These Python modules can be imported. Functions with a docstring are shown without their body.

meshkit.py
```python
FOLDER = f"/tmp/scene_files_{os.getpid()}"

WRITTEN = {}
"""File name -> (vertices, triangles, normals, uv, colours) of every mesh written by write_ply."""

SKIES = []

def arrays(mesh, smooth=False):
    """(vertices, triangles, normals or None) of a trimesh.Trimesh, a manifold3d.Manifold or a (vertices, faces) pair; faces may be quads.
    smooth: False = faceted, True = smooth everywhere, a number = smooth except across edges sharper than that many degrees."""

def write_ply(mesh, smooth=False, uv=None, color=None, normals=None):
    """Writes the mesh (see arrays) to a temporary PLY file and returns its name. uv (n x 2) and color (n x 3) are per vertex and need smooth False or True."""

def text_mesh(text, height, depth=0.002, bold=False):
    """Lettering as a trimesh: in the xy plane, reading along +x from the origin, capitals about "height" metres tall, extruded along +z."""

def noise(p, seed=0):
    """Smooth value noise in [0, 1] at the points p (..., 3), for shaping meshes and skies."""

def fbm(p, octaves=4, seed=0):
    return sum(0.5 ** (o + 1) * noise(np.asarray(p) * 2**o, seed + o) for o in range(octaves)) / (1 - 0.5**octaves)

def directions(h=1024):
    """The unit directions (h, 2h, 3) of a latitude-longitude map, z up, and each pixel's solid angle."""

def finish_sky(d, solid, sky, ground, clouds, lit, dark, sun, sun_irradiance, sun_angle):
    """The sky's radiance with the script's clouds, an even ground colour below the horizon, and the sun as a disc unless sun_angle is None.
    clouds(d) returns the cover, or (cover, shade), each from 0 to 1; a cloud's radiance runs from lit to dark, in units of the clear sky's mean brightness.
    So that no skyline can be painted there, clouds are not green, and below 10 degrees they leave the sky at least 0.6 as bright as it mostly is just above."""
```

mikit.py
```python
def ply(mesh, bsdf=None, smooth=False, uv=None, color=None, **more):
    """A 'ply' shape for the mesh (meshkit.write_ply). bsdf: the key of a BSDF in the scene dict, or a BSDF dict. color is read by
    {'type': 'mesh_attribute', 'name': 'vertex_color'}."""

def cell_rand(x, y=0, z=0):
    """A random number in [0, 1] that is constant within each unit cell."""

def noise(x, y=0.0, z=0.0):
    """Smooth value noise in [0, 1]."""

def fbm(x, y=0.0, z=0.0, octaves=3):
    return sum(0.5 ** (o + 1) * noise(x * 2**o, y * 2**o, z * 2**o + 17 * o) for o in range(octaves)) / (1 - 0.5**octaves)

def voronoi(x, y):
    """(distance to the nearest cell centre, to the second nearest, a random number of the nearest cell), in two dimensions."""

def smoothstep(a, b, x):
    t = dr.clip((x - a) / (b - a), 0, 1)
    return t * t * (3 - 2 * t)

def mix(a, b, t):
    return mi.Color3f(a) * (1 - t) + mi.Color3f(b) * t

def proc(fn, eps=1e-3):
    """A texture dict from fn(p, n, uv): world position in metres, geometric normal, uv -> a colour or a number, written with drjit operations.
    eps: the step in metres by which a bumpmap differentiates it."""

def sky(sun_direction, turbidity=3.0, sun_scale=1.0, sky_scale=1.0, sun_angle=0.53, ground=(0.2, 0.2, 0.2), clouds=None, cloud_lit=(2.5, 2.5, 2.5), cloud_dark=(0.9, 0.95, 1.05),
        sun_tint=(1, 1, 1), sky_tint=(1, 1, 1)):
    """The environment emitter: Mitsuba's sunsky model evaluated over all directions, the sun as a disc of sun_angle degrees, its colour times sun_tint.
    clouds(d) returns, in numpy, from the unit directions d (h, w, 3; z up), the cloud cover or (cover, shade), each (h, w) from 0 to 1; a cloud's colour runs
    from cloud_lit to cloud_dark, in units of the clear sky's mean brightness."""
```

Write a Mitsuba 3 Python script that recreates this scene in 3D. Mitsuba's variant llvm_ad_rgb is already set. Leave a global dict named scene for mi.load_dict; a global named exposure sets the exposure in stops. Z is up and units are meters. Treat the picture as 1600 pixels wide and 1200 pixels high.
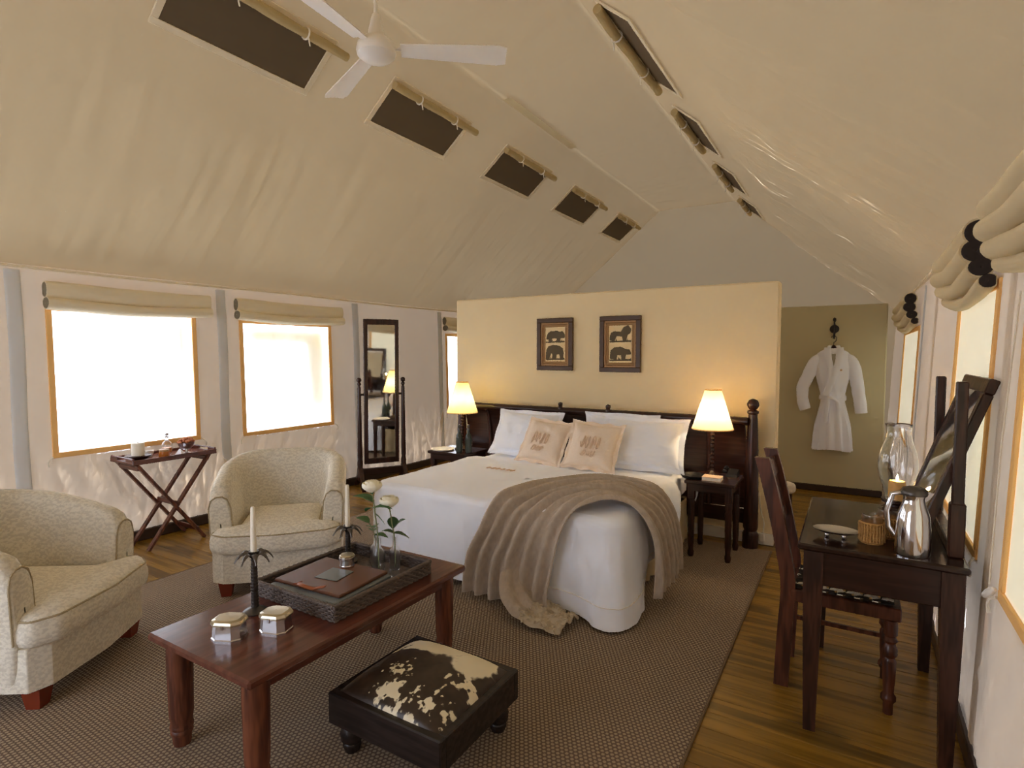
import math, random
import numpy as np, trimesh, mitsuba as mi, drjit as dr
import mikit, meshkit
from shapely.geometry import Polygon, box as sbox
from mikit import noise as pn, fbm as pf, proc, smoothstep as ss, mix, cell_rand, voronoi

random.seed(7)
rng = np.random.default_rng(7)
PI = math.pi
T = mi.ScalarTransform4f
scene, labels = {}, {}

# ---------------------------------------------------------------- camera, sky, exposure
F, VX, HY, CAMH = 880.0, 1335.0, 553.0, 1.5
_p = math.atan((600 - HY) / F)
_y = math.atan((VX - 800) * math.cos(_p) / F)
_w = np.array([-math.sin(_y) * math.cos(_p), math.cos(_y) * math.cos(_p), -math.sin(_p)])
scene['camera'] = {'type': 'perspective', 'fov': 2 * math.degrees(math.atan(800 / F)), 'fov_axis': 'x', 'near_clip': 0.02,
                   'to_world': T().look_at(origin=[0, 0, CAMH], target=[float(v) for v in (np.array([0, 0, CAMH]) + _w)], up=[0, 0, 1])}
scene['sky'] = mikit.sky((-0.8, 0.1, 0.6), turbidity=4, sun_scale=0.0, sky_scale=1.0, ground=(0.42, 0.40, 0.34),
                         clouds=lambda d: np.full(d.shape[:-1], 0.92), cloud_lit=(0.94, 1.01, 1.25), cloud_dark=(1, 1, 1))
exposure = 5.5

# ---------------------------------------------------------------- helpers: colour and materials
def C(r, g, b):
    f = lambda v: v / 12.92 if v <= 0.04045 else ((v + 0.055) / 1.055) ** 2.4
    return [f(r / 255), f(g / 255), f(b / 255)]

def tex(c):
    return {'type': 'rgb', 'value': [float(x) for x in c]} if isinstance(c, (list, tuple)) else c

def mat(name, color, rough=0.6, metal=0.0, bump=None, bscale=1.0, **kw):
    b = {'type': 'principled', 'base_color': tex(color), 'roughness': rough, 'metallic': metal, **kw}
    if bump is not None:
        b = {'type': 'bumpmap', 'arbitrary': bump, 'scale': bscale, 'bsdf': b}
    scene[name] = {'type': 'twosided', 'bsdf': b}

def thin(name, color, trans, rough=0.8, **kw):
    scene[name] = {'type': 'principledthin', 'base_color': tex(color), 'roughness': rough, 'diff_trans': trans, 'eta': 1.2, **kw}

def woodfn(dark, light, axis, sx=6.0, sl=60.0):
    def fn(p, n, uv):
        q = [p.x, p.y, p.z]
        s = [sl, sl, sl]; s[axis] = sx
        g = pf(q[0] * s[0], q[1] * s[1], q[2] * s[2], octaves=3)
        return mix(dark, light, ss(0.3, 0.75, g))
    return proc(fn)

# canvas
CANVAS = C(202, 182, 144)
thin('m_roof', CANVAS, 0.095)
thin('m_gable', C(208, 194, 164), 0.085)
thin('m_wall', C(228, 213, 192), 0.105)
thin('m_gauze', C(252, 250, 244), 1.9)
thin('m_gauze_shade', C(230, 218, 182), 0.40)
thin('m_sleeve', C(220, 222, 222), 0.13)
mat('m_canvas', C(232, 220, 192), 0.85)
mat('m_canvas_tan', C(228, 216, 186), 0.85)
mat('m_canvas_roman', C(204, 188, 152), 0.85)
mat('m_fold_shade', C(120, 112, 92), 0.9)  # dark tone for the shade inside the rolled blind folds
mat('m_black', C(38, 28, 24), 0.8)
mat('m_tape', C(240, 192, 122), 0.7)
mat('m_net', C(98, 84, 62), 0.9)
mat('m_rolled', C(186, 166, 120), 0.85)
mat('m_rope', C(232, 226, 212), 0.8)
mat('m_shell', C(70, 66, 58), 0.9)
# plaster
mat('m_plaster', proc(lambda p, n, uv: mix(C(232, 211, 168), C(238, 218, 176), pf(p.x * 2, p.y * 2, p.z * 2))), 0.75)
mat('m_plaster_olive', C(196, 186, 150), 0.75)
mat('m_skirt_dark', C(52, 34, 24), 0.45)
mat('m_white_paint', C(226, 222, 210), 0.5)
# wood
def floorfn(p, n, uv):
    row = dr.floor(p.y / 0.112)
    g = pf(p.x * 2.2 + row * 7.3, p.y * 40, 0, octaves=4)
    k = ss(0.70, 0.80, pn(p.x * 2.3 + row * 3.1, p.y * 9, 4.0))
    c = mix(C(104, 74, 18), C(146, 108, 36), ss(0.3, 0.7, g) * 0.7 + cell_rand(row, 3, 1) * 0.3)
    return c * (1 - 0.45 * k)
mat('m_floor', proc(floorfn), 0.34, specular=0.5)
mat('m_subfloor', C(60, 42, 22), 0.9)
mat('m_mahog_x', woodfn(C(66, 30, 20), C(100, 52, 34), 0), 0.32)
mat('m_mahog_y', woodfn(C(80, 44, 35), C(102, 59, 46), 1, 5, 45), 0.18)
mat('m_mahog_z', woodfn(C(72, 38, 28), C(114, 66, 44), 2), 0.34)
mat('m_dark_x', woodfn(C(38, 20, 16), C(50, 27, 21), 0), 0.22)
mat('m_dark_z', woodfn(C(36, 18, 14), C(60, 30, 22), 2), 0.3)
mat('m_desk', woodfn(C(32, 18, 15), C(44, 27, 22), 1), 0.14)
mat('m_desk_z', woodfn(C(38, 21, 16), C(66, 38, 27), 2), 0.3)
mat('m_chair_wood', woodfn(C(54, 27, 18), C(92, 50, 32), 2), 0.3)
mat('m_stool', woodfn(C(24, 18, 18), C(40, 30, 28), 0), 0.35)
mat('m_leg_red', C(116, 46, 26), 0.35)
# textiles
def rugfn(p, n, uv):
    a, b = p.x / 0.0195, p.y / 0.0165
    row = dr.floor(b)
    a2 = a + 0.5 * (row - 2 * dr.floor(row / 2))
    u, v = a2 - dr.floor(a2) - 0.5, b - row - 0.5
    h = dr.maximum(0, 1 - 4.2 * u * u - 3.0 * v * v)
    t = ss(0.25, 0.85, h)
    c = mix(C(100, 83, 69), C(162, 143, 120), t)
    return c * (0.9 + 0.2 * pf(p.x * 3, p.y * 3, 0))
mat('m_rug', proc(rugfn), 0.95)
mat('m_rug_edge', C(110, 90, 66), 0.95)
def armfn(p, n, uv):
    t = ss(0.35, 0.65, pf(p.x * 95, p.y * 95, p.z * 95, octaves=2))
    return mix(C(204, 198, 182), C(222, 216, 200), t)
mat('m_arm', proc(armfn), 0.9, sheen=0.3)
mat('m_piping', C(166, 152, 124), 0.9)
mat('m_linen', C(240, 245, 255), 0.8)
mat('m_pillow_beige', proc(lambda p, n, uv: mix(C(232, 214, 194), C(240, 224, 206), pf(p.x * 90, p.y * 90, p.z * 90))), 0.85)
mat('m_pillow_beige2', C(228, 214, 194), 0.85)
mat('m_embroid', C(212, 188, 164), 0.8)
mat('m_skirt', C(198, 178, 140), 0.9)
mat('m_throw', proc(lambda p, n, uv: mix(C(162, 148, 134), C(190, 176, 160), pf(p.x * 60, p.y * 60, p.z * 30))), 0.95, sheen=0.4)
mat('m_fringe', C(186, 172, 148), 0.95)
mat('m_robe', C(238, 240, 250), 0.8)
mat('m_lining_shade', C(176, 172, 156), 0.85)  # grey that carries the shade inside the robe neck
# small things
mat('m_white_gloss', C(238, 236, 232), 0.3)
mat('m_fan', C(236, 230, 220), 0.35)
mat('m_silver', C(214, 212, 214), 0.16, 1.0)
mat('m_silver_top', C(206, 196, 172), 0.3, 1.0)
mat('m_steel', C(220, 220, 224), 0.07, 1.0)
mat('m_pewter', C(96, 92, 90), 0.35, 0.9)
mat('m_mirror', [0.86, 0.87, 0.86], 0.01, 1.0)
mat('m_wax', C(240, 234, 218), 0.5)
mat('m_wax_gold', C(232, 180, 108), 0.5)
mat('m_wicker_dark', proc(lambda p, n, uv: mix(C(48, 40, 38), C(112, 98, 90), pf(p.x * 120, p.y * 120, p.z * 200))), 0.6)
mat('m_wicker', proc(lambda p, n, uv: mix(C(120, 84, 40), C(190, 146, 84), pf(p.x * 180, p.y * 180, p.z * 180))), 0.6)
mat('m_leather', C(92, 54, 34), 0.4)
mat('m_leather_tan', C(150, 84, 52), 0.45)
mat('m_slate', C(92, 98, 98), 0.3)
mat('m_grey_board', C(112, 120, 124), 0.4)
mat('m_leaf', C(58, 96, 52), 0.5)
mat('m_leaf_dark', C(40, 72, 40), 0.5)
mat('m_stem', C(120, 128, 92), 0.5)
mat('m_rose', C(244, 240, 220), 0.6)
mat('m_nut', C(176, 104, 58), 0.6)
mat('m_amber', C(180, 104, 30), 0.2)
mat('m_ceramic', C(60, 44, 44), 0.25)
mat('m_paper', C(228, 206, 160), 0.8)
mat('m_ink', C(96, 84, 64), 0.9)
mat('m_frame_dark', C(74, 50, 28), 0.4)
mat('m_frame_gold', C(168, 128, 84), 0.4)
mat('m_mat_tan', C(150, 116, 76), 0.8)
mat('m_phone', C(30, 30, 34), 0.35)
mat('m_book', C(224, 196, 168), 0.7)
mat('m_page', C(244, 238, 226), 0.8)
mat('m_bottle_dark', C(54, 62, 56), 0.15)
mat('m_iron', C(34, 26, 22), 0.5)
scene['m_glass'] = {'type': 'dielectric', 'int_ior': 1.5, 'ext_ior': 1.0}
scene['m_glass_thin'] = {'type': 'thindielectric', 'int_ior': 1.5, 'ext_ior': 1.0}
thin('m_shade', C(252, 234, 194), 1.15)
thin('m_shade_green', C(250, 240, 184), 1.15)

def hidefn(p, n, uv):
    u, v = (p.x + 1.64) / 0.53, (p.y - 1.38) / 0.50          # 0..1 on the stool's top
    w = (pf(p.x * 13, p.y * 13, 2.0, octaves=4) - 0.5)
    edge = 0.56 + 0.36 * dr.clip(u - 0.12, 0, 0.42)
    far = ss(-0.012, 0.012, v + 0.16 * w - edge) * ss(-0.01, 0.02, u + 0.3 * w - 0.08) * ss(-0.01, 0.02, 0.90 - u + 0.25 * w)
    lobe = ss(-0.02, 0.02, 0.13 + 0.25 * w - dr.sqrt(dr.square((u - 0.77) * 1.3) + dr.square((v - 0.78) * 0.75)))
    s = pf(p.x * 42, p.y * 42, 5.0, octaves=3) - 0.5
    def seg(ax, ay, bx, by):
        t = dr.clip(((u - ax) * (bx - ax) + (v - ay) * (by - ay)) / ((bx - ax) ** 2 + (by - ay) ** 2), 0, 1)
        return dr.sqrt(dr.square(u - ax - t * (bx - ax)) + dr.square(v - ay - t * (by - ay)))
    st = dr.minimum(seg(.38, .40, .45, .16), seg(.45, .16, .64, .04))
    spl = ss(0.0, 0.04, 0.060 + 0.36 * s - st)
    sp2 = ss(0.0, 0.03, 0.030 + 0.40 * s - seg(.60, .14, .80, .22))
    sp3 = ss(0.0, 0.03, 0.035 + 0.35 * s - seg(.80, .46, .90, .46))
    sp4 = ss(0.0, 0.03, 0.040 + 0.30 * s - seg(.93, .16, .95, .20))
    t = dr.clip(far + lobe + spl + sp2 + sp3 + sp4, 0, 1)
    brown = mix(C(36, 25, 18), C(58, 42, 30), pf(p.x * 30, p.y * 30, 0))
    return mix(brown, C(222, 212, 184), t)
mat('m_hide', proc(hidefn), 0.38, sheen=0.3)

# ---------------------------------------------------------------- helpers: meshes
def cat(*ms):
    out = []
    for m in ms:
        out += m if isinstance(m, list) else [m]
    return trimesh.util.concatenate(out)

def rbox(sx, sy, sz, r=0.004, c=(0, 0, 0)):
    r = min(r, sx * 0.45, sy * 0.45, sz * 0.45)
    a, b, d = sx / 2, sy / 2, sz / 2
    pts = [(i * x, j * y, k * z) for i in (-1, 1) for j in (-1, 1) for k in (-1, 1) for x, y, z in ((a - r, b - r, d), (a - r, b, d - r), (a, b - r, d - r))]
    m = trimesh.convex.convex_hull(np.array(pts))
    m.apply_translation(c)
    return m

def b2(x0, x1, y0, y1, z0, z1, r=0.004):
    return rbox(x1 - x0, y1 - y0, z1 - z0, r, ((x0 + x1) / 2, (y0 + y1) / 2, (z0 + z1) / 2))

def bar(p0, p1, w, h, up=(0, 0, 1), r=0.003, ext=0.0):
    p0, p1 = np.array(p0, float), np.array(p1, float)
    d = p1 - p0; L = np.linalg.norm(d); d /= L
    x = np.cross(up, d); n = np.linalg.norm(x)
    x = x / n if n > 1e-6 else np.array([1.0, 0, 0])
    y = np.cross(d, x)
    m = rbox(w, h, L + 2 * ext, r)
    M = np.eye(4); M[:3, 0], M[:3, 1], M[:3, 2], M[:3, 3] = x, y, d, (p0 + p1) / 2
    m.apply_transform(M)
    return m

def grid(P, closed_u=False, closed_v=False):
    P = np.asarray(P, float); m, n = P.shape[:2]
    i, j = np.meshgrid(np.arange(m if closed_u else m - 1), np.arange(n if closed_v else n - 1), indexing='ij')
    i2, j2 = (i + 1) % m, (j + 1) % n
    q = np.stack([i * n + j, i2 * n + j, i2 * n + j2, i * n + j2], -1).reshape(-1, 4)
    f = np.vstack([q[:, [0, 1, 2]], q[:, [0, 2, 3]]])
    return trimesh.Trimesh(P.reshape(-1, 3), f, process=False)

def lathe(prof, n=24, c=(0, 0, 0), sy=1.0):
    prof = np.array(prof, float)
    a = np.arange(n) * 2 * PI / n
    P = np.stack([prof[:, None, 0] * np.cos(a), prof[:, None, 0] * np.sin(a) * sy, np.broadcast_to(prof[:, None, 1], (len(prof), n))], -1)
    m = grid(P, closed_v=True)
    m.invert()
    m.apply_translation(c)
    return m

def tube(pts, rad, n=8, caps=True):
    p = np.asarray(pts, float)
    rad = np.broadcast_to(np.asarray(rad, float), (len(p),))
    t = np.gradient(p, axis=0); t /= np.linalg.norm(t, axis=1, keepdims=True) + 1e-12
    a = np.cross(t[0], [0, 0, 1.0] if abs(t[0][2]) < 0.9 else [1.0, 0, 0]); a /= np.linalg.norm(a)
    A = []
    for k in range(len(p)):
        a = a - t[k] * (a @ t[k]); a /= np.linalg.norm(a); A.append(a)
    A = np.array(A); B = np.cross(t, A)
    th = np.arange(n) * 2 * PI / n
    P = p[:, None] + rad[:, None, None] * (np.cos(th)[None, :, None] * A[:, None] + np.sin(th)[None, :, None] * B[:, None])
    if caps:
        P = np.concatenate([np.repeat(p[:1, None], n, 1), P, np.repeat(p[-1:, None], n, 1)])
    return grid(P, closed_v=True)

def squad(a, b, c, e1=0.3, e2=0.3, nu=18, nv=36, at=(0, 0, 0)):
    u = np.linspace(-PI / 2, PI / 2, nu); v = np.arange(nv) * 2 * PI / nv
    sp = lambda x, e: np.sign(x) * np.abs(x) ** e
    U, V = np.meshgrid(u, v, indexing='ij')
    P = np.stack([a * sp(np.cos(U), e1) * sp(np.cos(V), e2), b * sp(np.cos(U), e1) * sp(np.sin(V), e2), c * sp(np.sin(U), e1)], -1)
    m = grid(P, closed_v=True); m.invert(); m.apply_translation(at)
    return m

def extr(poly, h, z=0.0):
    m = trimesh.creation.extrude_polygon(poly if isinstance(poly, Polygon) else Polygon(poly), h, engine='earcut')
    m.apply_translation((0, 0, z))
    return m

def solid(P, th):
    """A sheet (m, n, 3) given a thickness along its normals."""
    P = np.asarray(P, float)
    du, dv = np.gradient(P, axis=0), np.gradient(P, axis=1)
    N = np.cross(du, dv); N /= np.linalg.norm(N, axis=2, keepdims=True) + 1e-12
    A, B = P + N * th / 2, P - N * th / 2
    ring = np.concatenate([A, B[:, ::-1]], axis=1)
    m = grid(ring, closed_v=True)
    n = ring.shape[1]; k = P.shape[1]; last = (len(P) - 1) * n
    f = []
    for j in range(k - 1):
        f += [(j, n - 1 - j, j + 1), (j + 1, n - 1 - j, n - 2 - j)]
        f += [(last + j, last + j + 1, last + n - 1 - j), (last + j + 1, last + n - 2 - j, last + n - 1 - j)]
    m.faces = np.vstack([m.faces, np.array(f)])
    return m

def place(m, at=(0, 0, 0), rz=0.0, rx=0.0, ry=0.0):
    m = m.copy()
    R = trimesh.transformations
    m.apply_transform(R.translation_matrix(at) @ R.rotation_matrix(rz, [0, 0, 1]) @ R.rotation_matrix(ry, [0, 1, 0]) @ R.rotation_matrix(rx, [1, 0, 0]))
    return m

def frame4(A, B, Cc, D, w, th, up):
    pass

# ---------------------------------------------------------------- helpers: the scene dict
def key_of(name):
    taken = lambda k: any(s == k or s.startswith(k + '__') for s in scene) or k in labels
    if not taken(name):
        return name
    i = 1
    while taken(f'{name}_{i:03d}'):
        i += 1
    return f'{name}_{i:03d}'

def part(parent, name, mesh, m, smooth=35, label=None, kind=None, **kw):
    k = key_of(f'{parent}__{name}' if parent else name)
    scene[k] = mikit.ply(mesh, m, smooth, **kw)
    if label or kind:
        labels[k] = {**({'label': label} if label else {}), **({'kind': kind} if kind else {})}
    return k

def thing(name, label, cat_, group=None, kind=None):
    k = key_of(name)
    labels[k] = {'label': label, 'category': cat_}
    if group: labels[k]['group'] = group
    if kind: labels[k]['kind'] = kind
    return k

def single(name, mesh, m, label, cat_, group=None, smooth=35, kind=None):
    k = thing(name, label, cat_, group, kind)
    scene[k] = mikit.ply(mesh, m, smooth)
    return k

def struct(name, mesh=None, m=None, smooth=35, label=None):
    labels[name] = {'kind': 'structure', **({'label': label} if label else {})}
    if mesh is not None:
        scene[name] = mikit.ply(mesh, m, smooth)
    return name

# ================================================================ STRUCTURE
YF, YB = -1.3, 9.35                    # the tent's two ends
XL, XR = -4.95, 0.48                   # eaves
ZL, ZR = 2.12, 2.08
FLX, FRX, FZ = -2.83, -1.64, 3.86      # the two folds of the roof
def xl(z): return -4.90 - 0.05 * z / 2.12
def xr(z): return 0.405 + 0.036 * z

struct('floor', b2(-5.1, 0.65, YF - .1, YB + .1, -0.12, -0.028), 'm_subfloor')
rows = np.arange(-1.2, 9.3, 0.112)
for y in rows:
    s = -2.2 + rng.uniform(-0.9, 0.9)
    for x0, x1 in ((-4.93, s), (s, 0.44)):
        part('floor', 'plank', b2(x0 + .001, x1 - .001, y + .0012, y + .1108, -0.028, rng.uniform(-0.0008, 0.0), 0.0018), 'm_floor', 30)

# ---- canvas walls with their windows
WIN_L = [(0.26, 1.24, 0.785, 1.81), (1.76, 2.76, 0.785, 1.81), (3.24, 4.25, 0.755, 1.79), (6.36, 7.30, 0.70, 1.75)]
WIN_R = [(1.43, 2.32, 0.735, 1.75), (2.82, 3.72, 0.735, 1.75), (5.87, 7.45, 0.75, 1.70)]

def canvas_wall(xf, wins, ztop, sgn, seed):
    ys = set(np.linspace(YF, YB, 420)); zs = set(np.linspace(0.0, ztop, 46))
    for a, b, c, d in wins:
        ys |= {a, b}; zs |= {c, d}
    for a, b, c, d in wins:
        ys = {y for y in ys if y in (a, b) or (abs(y - a) > .012 and abs(y - b) > .012)}
    keep = {v for w in wins for v in w[2:]} | {0.0, ztop}
    zs = {z for z in zs if z in keep or min(abs(z - k) for k in keep) > 0.008}
    ys, zs = np.array(sorted(ys)), np.array(sorted(zs))
    Y, Z = np.meshgrid(ys, zs, indexing='ij')
    X = np.vectorize(xf)(Z)
    low = np.clip((0.9 - Z) / 0.5, 0, 1) * np.clip(Z / 0.1, 0, 1)
    q = np.stack([Y * 10 + (0.8 - Z) * 7 * np.sin(Y * 2.0), Z * 1.3, Y * 0 + seed], -1)
    w = (meshkit.fbm(q, 3, seed) - 0.5) * (0.12 if sgn > 0 else 0.06) * low + (meshkit.fbm(np.stack([Y * 24 + (0.8 - Z) * 9 * np.sin(Y * 2.0 + 1), Z * 1.6, Y * 0 + seed], -1), 2, seed + 5) - .5) * (0.075 if sgn > 0 else 0.02) * low
    w += (meshkit.fbm(np.stack([Y * 2.2, Z * 2.2, Y * 0 + seed + 9], -1), 3, seed + 3) - 0.5) * 0.02 * np.clip(Z / .2, 0, 1) * np.clip((ztop - Z) / .2, 0, 1)
    near = np.zeros_like(Y)
    for a, b, c, d in wins:
        inside = (Y > a - .09) & (Y < b + .09) & (Z > c - .04) & (Z < d + .25)
        near = np.maximum(near, inside)
    X = X + sgn * w * (1 - near)
    n = len(zs)
    P = np.stack([X, Y, Z], -1).reshape(-1, 3)
    f = []
    for i in range(len(ys) - 1):
        for j in range(n - 1):
            cy, cz = (ys[i] + ys[i + 1]) / 2, (zs[j] + zs[j + 1]) / 2
            if any(a < cy < b and c < cz < d for a, b, c, d in wins):
                continue
            k = i * n + j
            f += [(k, k + n, k + n + 1), (k, k + n + 1, k + 1)]
    m = trimesh.Trimesh(P, np.array(f), process=False)
    if sgn < 0:
        m.invert()
    m.remove_unreferenced_vertices()
    return m

struct('wall_left', canvas_wall(xl, WIN_L, ZL, 1, 11), 'm_wall', True)
struct('wall_right', canvas_wall(xr, WIN_R, ZR, -1, 23), 'm_wall', True)

def window(i, xf, sgn, w, pane_mat):
    i = i if i else 7
    y0, y1, z0, z1 = w
    k = struct(f'window_{i}', label=None)
    fr = []
    fw = 0.038
    def q(y, z, o): return np.array([xf(z) + sgn * o, y, z])
    for (ya, za), (yb, zb) in (((y0, z0), (y1, z0)), ((y0, z1), (y1, z1)), ((y0, z0), (y0, z1)), ((y1, z0), (y1, z1))):
        dz, dy = (fw / 2) * (za == zb) * (1 if za == z1 else -1), (fw / 2) * (ya == yb) * (1 if ya == y1 else -1)
        fr.append(bar(q(ya + dy, za + dz, .004), q(yb + dy, zb + dz, .004), 0.012 if ya != yb else fw, fw if ya != yb else 0.012, up=(0, 0, 1) if ya != yb else (1, 0, 0), ext=fw if ya != yb else 0))
    part(k, 'frame', cat(fr), 'm_tape', 30)
    Y, Z = np.meshgrid(np.linspace(y0 - .05, y1 + .05, 50), np.linspace(z0 - .05, z1 + .05, 40), indexing='ij')
    t = np.clip((Z - z0) / (z1 - z0), 0, 1)
    d = (meshkit.fbm(np.stack([Y * 16, Z * 2.5 + Y * 5, Y * 0 + i], -1), 3, i) - .5) * 0.05 * t ** 2
    e = np.clip(np.minimum(np.minimum(Y - y0, y1 - Y), np.minimum(Z - z0, z1 - Z)) / .05, 0, 1)
    P = np.stack([np.vectorize(xf)(Z) - sgn * (0.003 + 0.03 * e * (sgn > 0)) + d * e * (1 if sgn > 0 else .15), Y, Z], -1)
    part(k, 'gauze_pane', grid(P), pane_mat, True)
    for yy, d_ in ((y0 - .04, -1), (y1 + .04, 1)):
        b0 = q(yy, z0 - .03, .012)
        part(k, 'corner_cord', tube([b0, b0 + [sgn * .012, d_ * .02, -.012], b0 + [sgn * .016, d_ * .035, -.04], b0 + [sgn * .012, d_ * .03, -.065]], [.006, .005, .005, .007], 6), 'm_rope')
    return k

for i, w in enumerate(WIN_L):
    window(i, xl, 1, w, 'm_gauze')
for i, w in enumerate(WIN_R):
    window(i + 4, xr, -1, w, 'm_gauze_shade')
# a folded strip of the outer flap behind the second window's gauze, and behind the first's corner
def flap(key, y0, y1, z0, z1):
    Y, Z = np.meshgrid(np.linspace(y0, y1, 16), np.linspace(z0, z1, 20), indexing='ij')
    d = np.sin(Y * 60) * 0.008 + (meshkit.fbm(np.stack([Y * 12, Z * 3, Y * 0], -1), 2, 4) - .5) * .03
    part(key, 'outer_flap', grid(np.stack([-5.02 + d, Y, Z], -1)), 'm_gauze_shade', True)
flap('window_2', 3.98, 4.25, 0.92, 1.80)
flap('window_2', 3.24, 3.98, 1.62, 1.80)
flap('window_1', 2.62, 2.76, 1.2, 1.82)

# ---- roof
prof = [(XL, ZL), (FLX, FZ), (FRX, FZ), (XR, ZR)]
segs = [(0, 1, 56), (1, 2, 24), (2, 3, 64)]
ys = np.linspace(YF, YB, 420)
PX, PZ, ST, SI = [], [], [], []
for a, b, n in segs:
    for k in range(n if b < 3 else n + 1):
        t = k / n
        PX.append(prof[a][0] + (prof[b][0] - prof[a][0]) * t); PZ.append(prof[a][1] + (prof[b][1] - prof[a][1]) * t); ST.append(t); SI.append(a)
PX, PZ, ST, SI = map(np.array, (PX, PZ, ST, SI))
Y, S = np.meshgrid(ys, ST, indexing='ij'); _, X0 = np.meshgrid(ys, PX, indexing='ij'); _, Z0 = np.meshgrid(ys, PZ, indexing='ij'); _, I = np.meshgrid(ys, SI, indexing='ij')
edge = np.sin(np.clip(S, 0, 1) * PI)
bay = np.sin(((Y - 3.06) / 1.62 % 1.0) * PI)
q1 = np.stack([Y * 7 + S * 2, S * 2.2, I * 5.0 + 1], -1)
q2 = np.stack([Y * 1.3, S * 3.0, I * 3.0], -1)
wr = (meshkit.fbm(q1, 3, 3) - 0.5) * 0.030 + (meshkit.fbm(q2, 3, 8) - 0.5) * 0.05 + (meshkit.fbm(np.stack([Y * 17 + S * 6 + np.sin(S * 5 + Y), S * 2.0, I * 7.0], -1), 2, 31) - .5) * 0.020 * meshkit.fbm(np.stack([Y * 1.1, S * 2.5, I * 3.0], -1), 2, 44) ** 2 * 2.5
# long folds that run along the right slope
wr = wr + (I == 2) * (meshkit.fbm(np.stack([S * 16 + Y * 0.7, Y * 0.8, Y * 0], -1), 2, 5) - .5) * 0.022
vent = np.where(I == 0, np.clip(np.abs(S - 0.80) / 0.16 - 0.5, 0, 1), np.where(I == 2, np.clip(np.abs(S - 0.20) / 0.16 - 0.5, 0, 1), 0.5))
sag = np.where(I == 1, 0.015, np.where(I == 2, 0.045, 0.03)) * bay * edge
D = (sag + wr * np.minimum(1, edge * 3)) * vent
nx = np.where(I == 0, 0.634, np.where(I == 1, 0, -0.643)); nz = np.where(I == 0, -0.773, np.where(I == 1, -1.0, -0.766))
RP = np.stack([X0 + nx * D, Y, Z0 + nz * D], -1)
struct('ceiling', grid(RP), 'm_roof', True)

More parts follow.
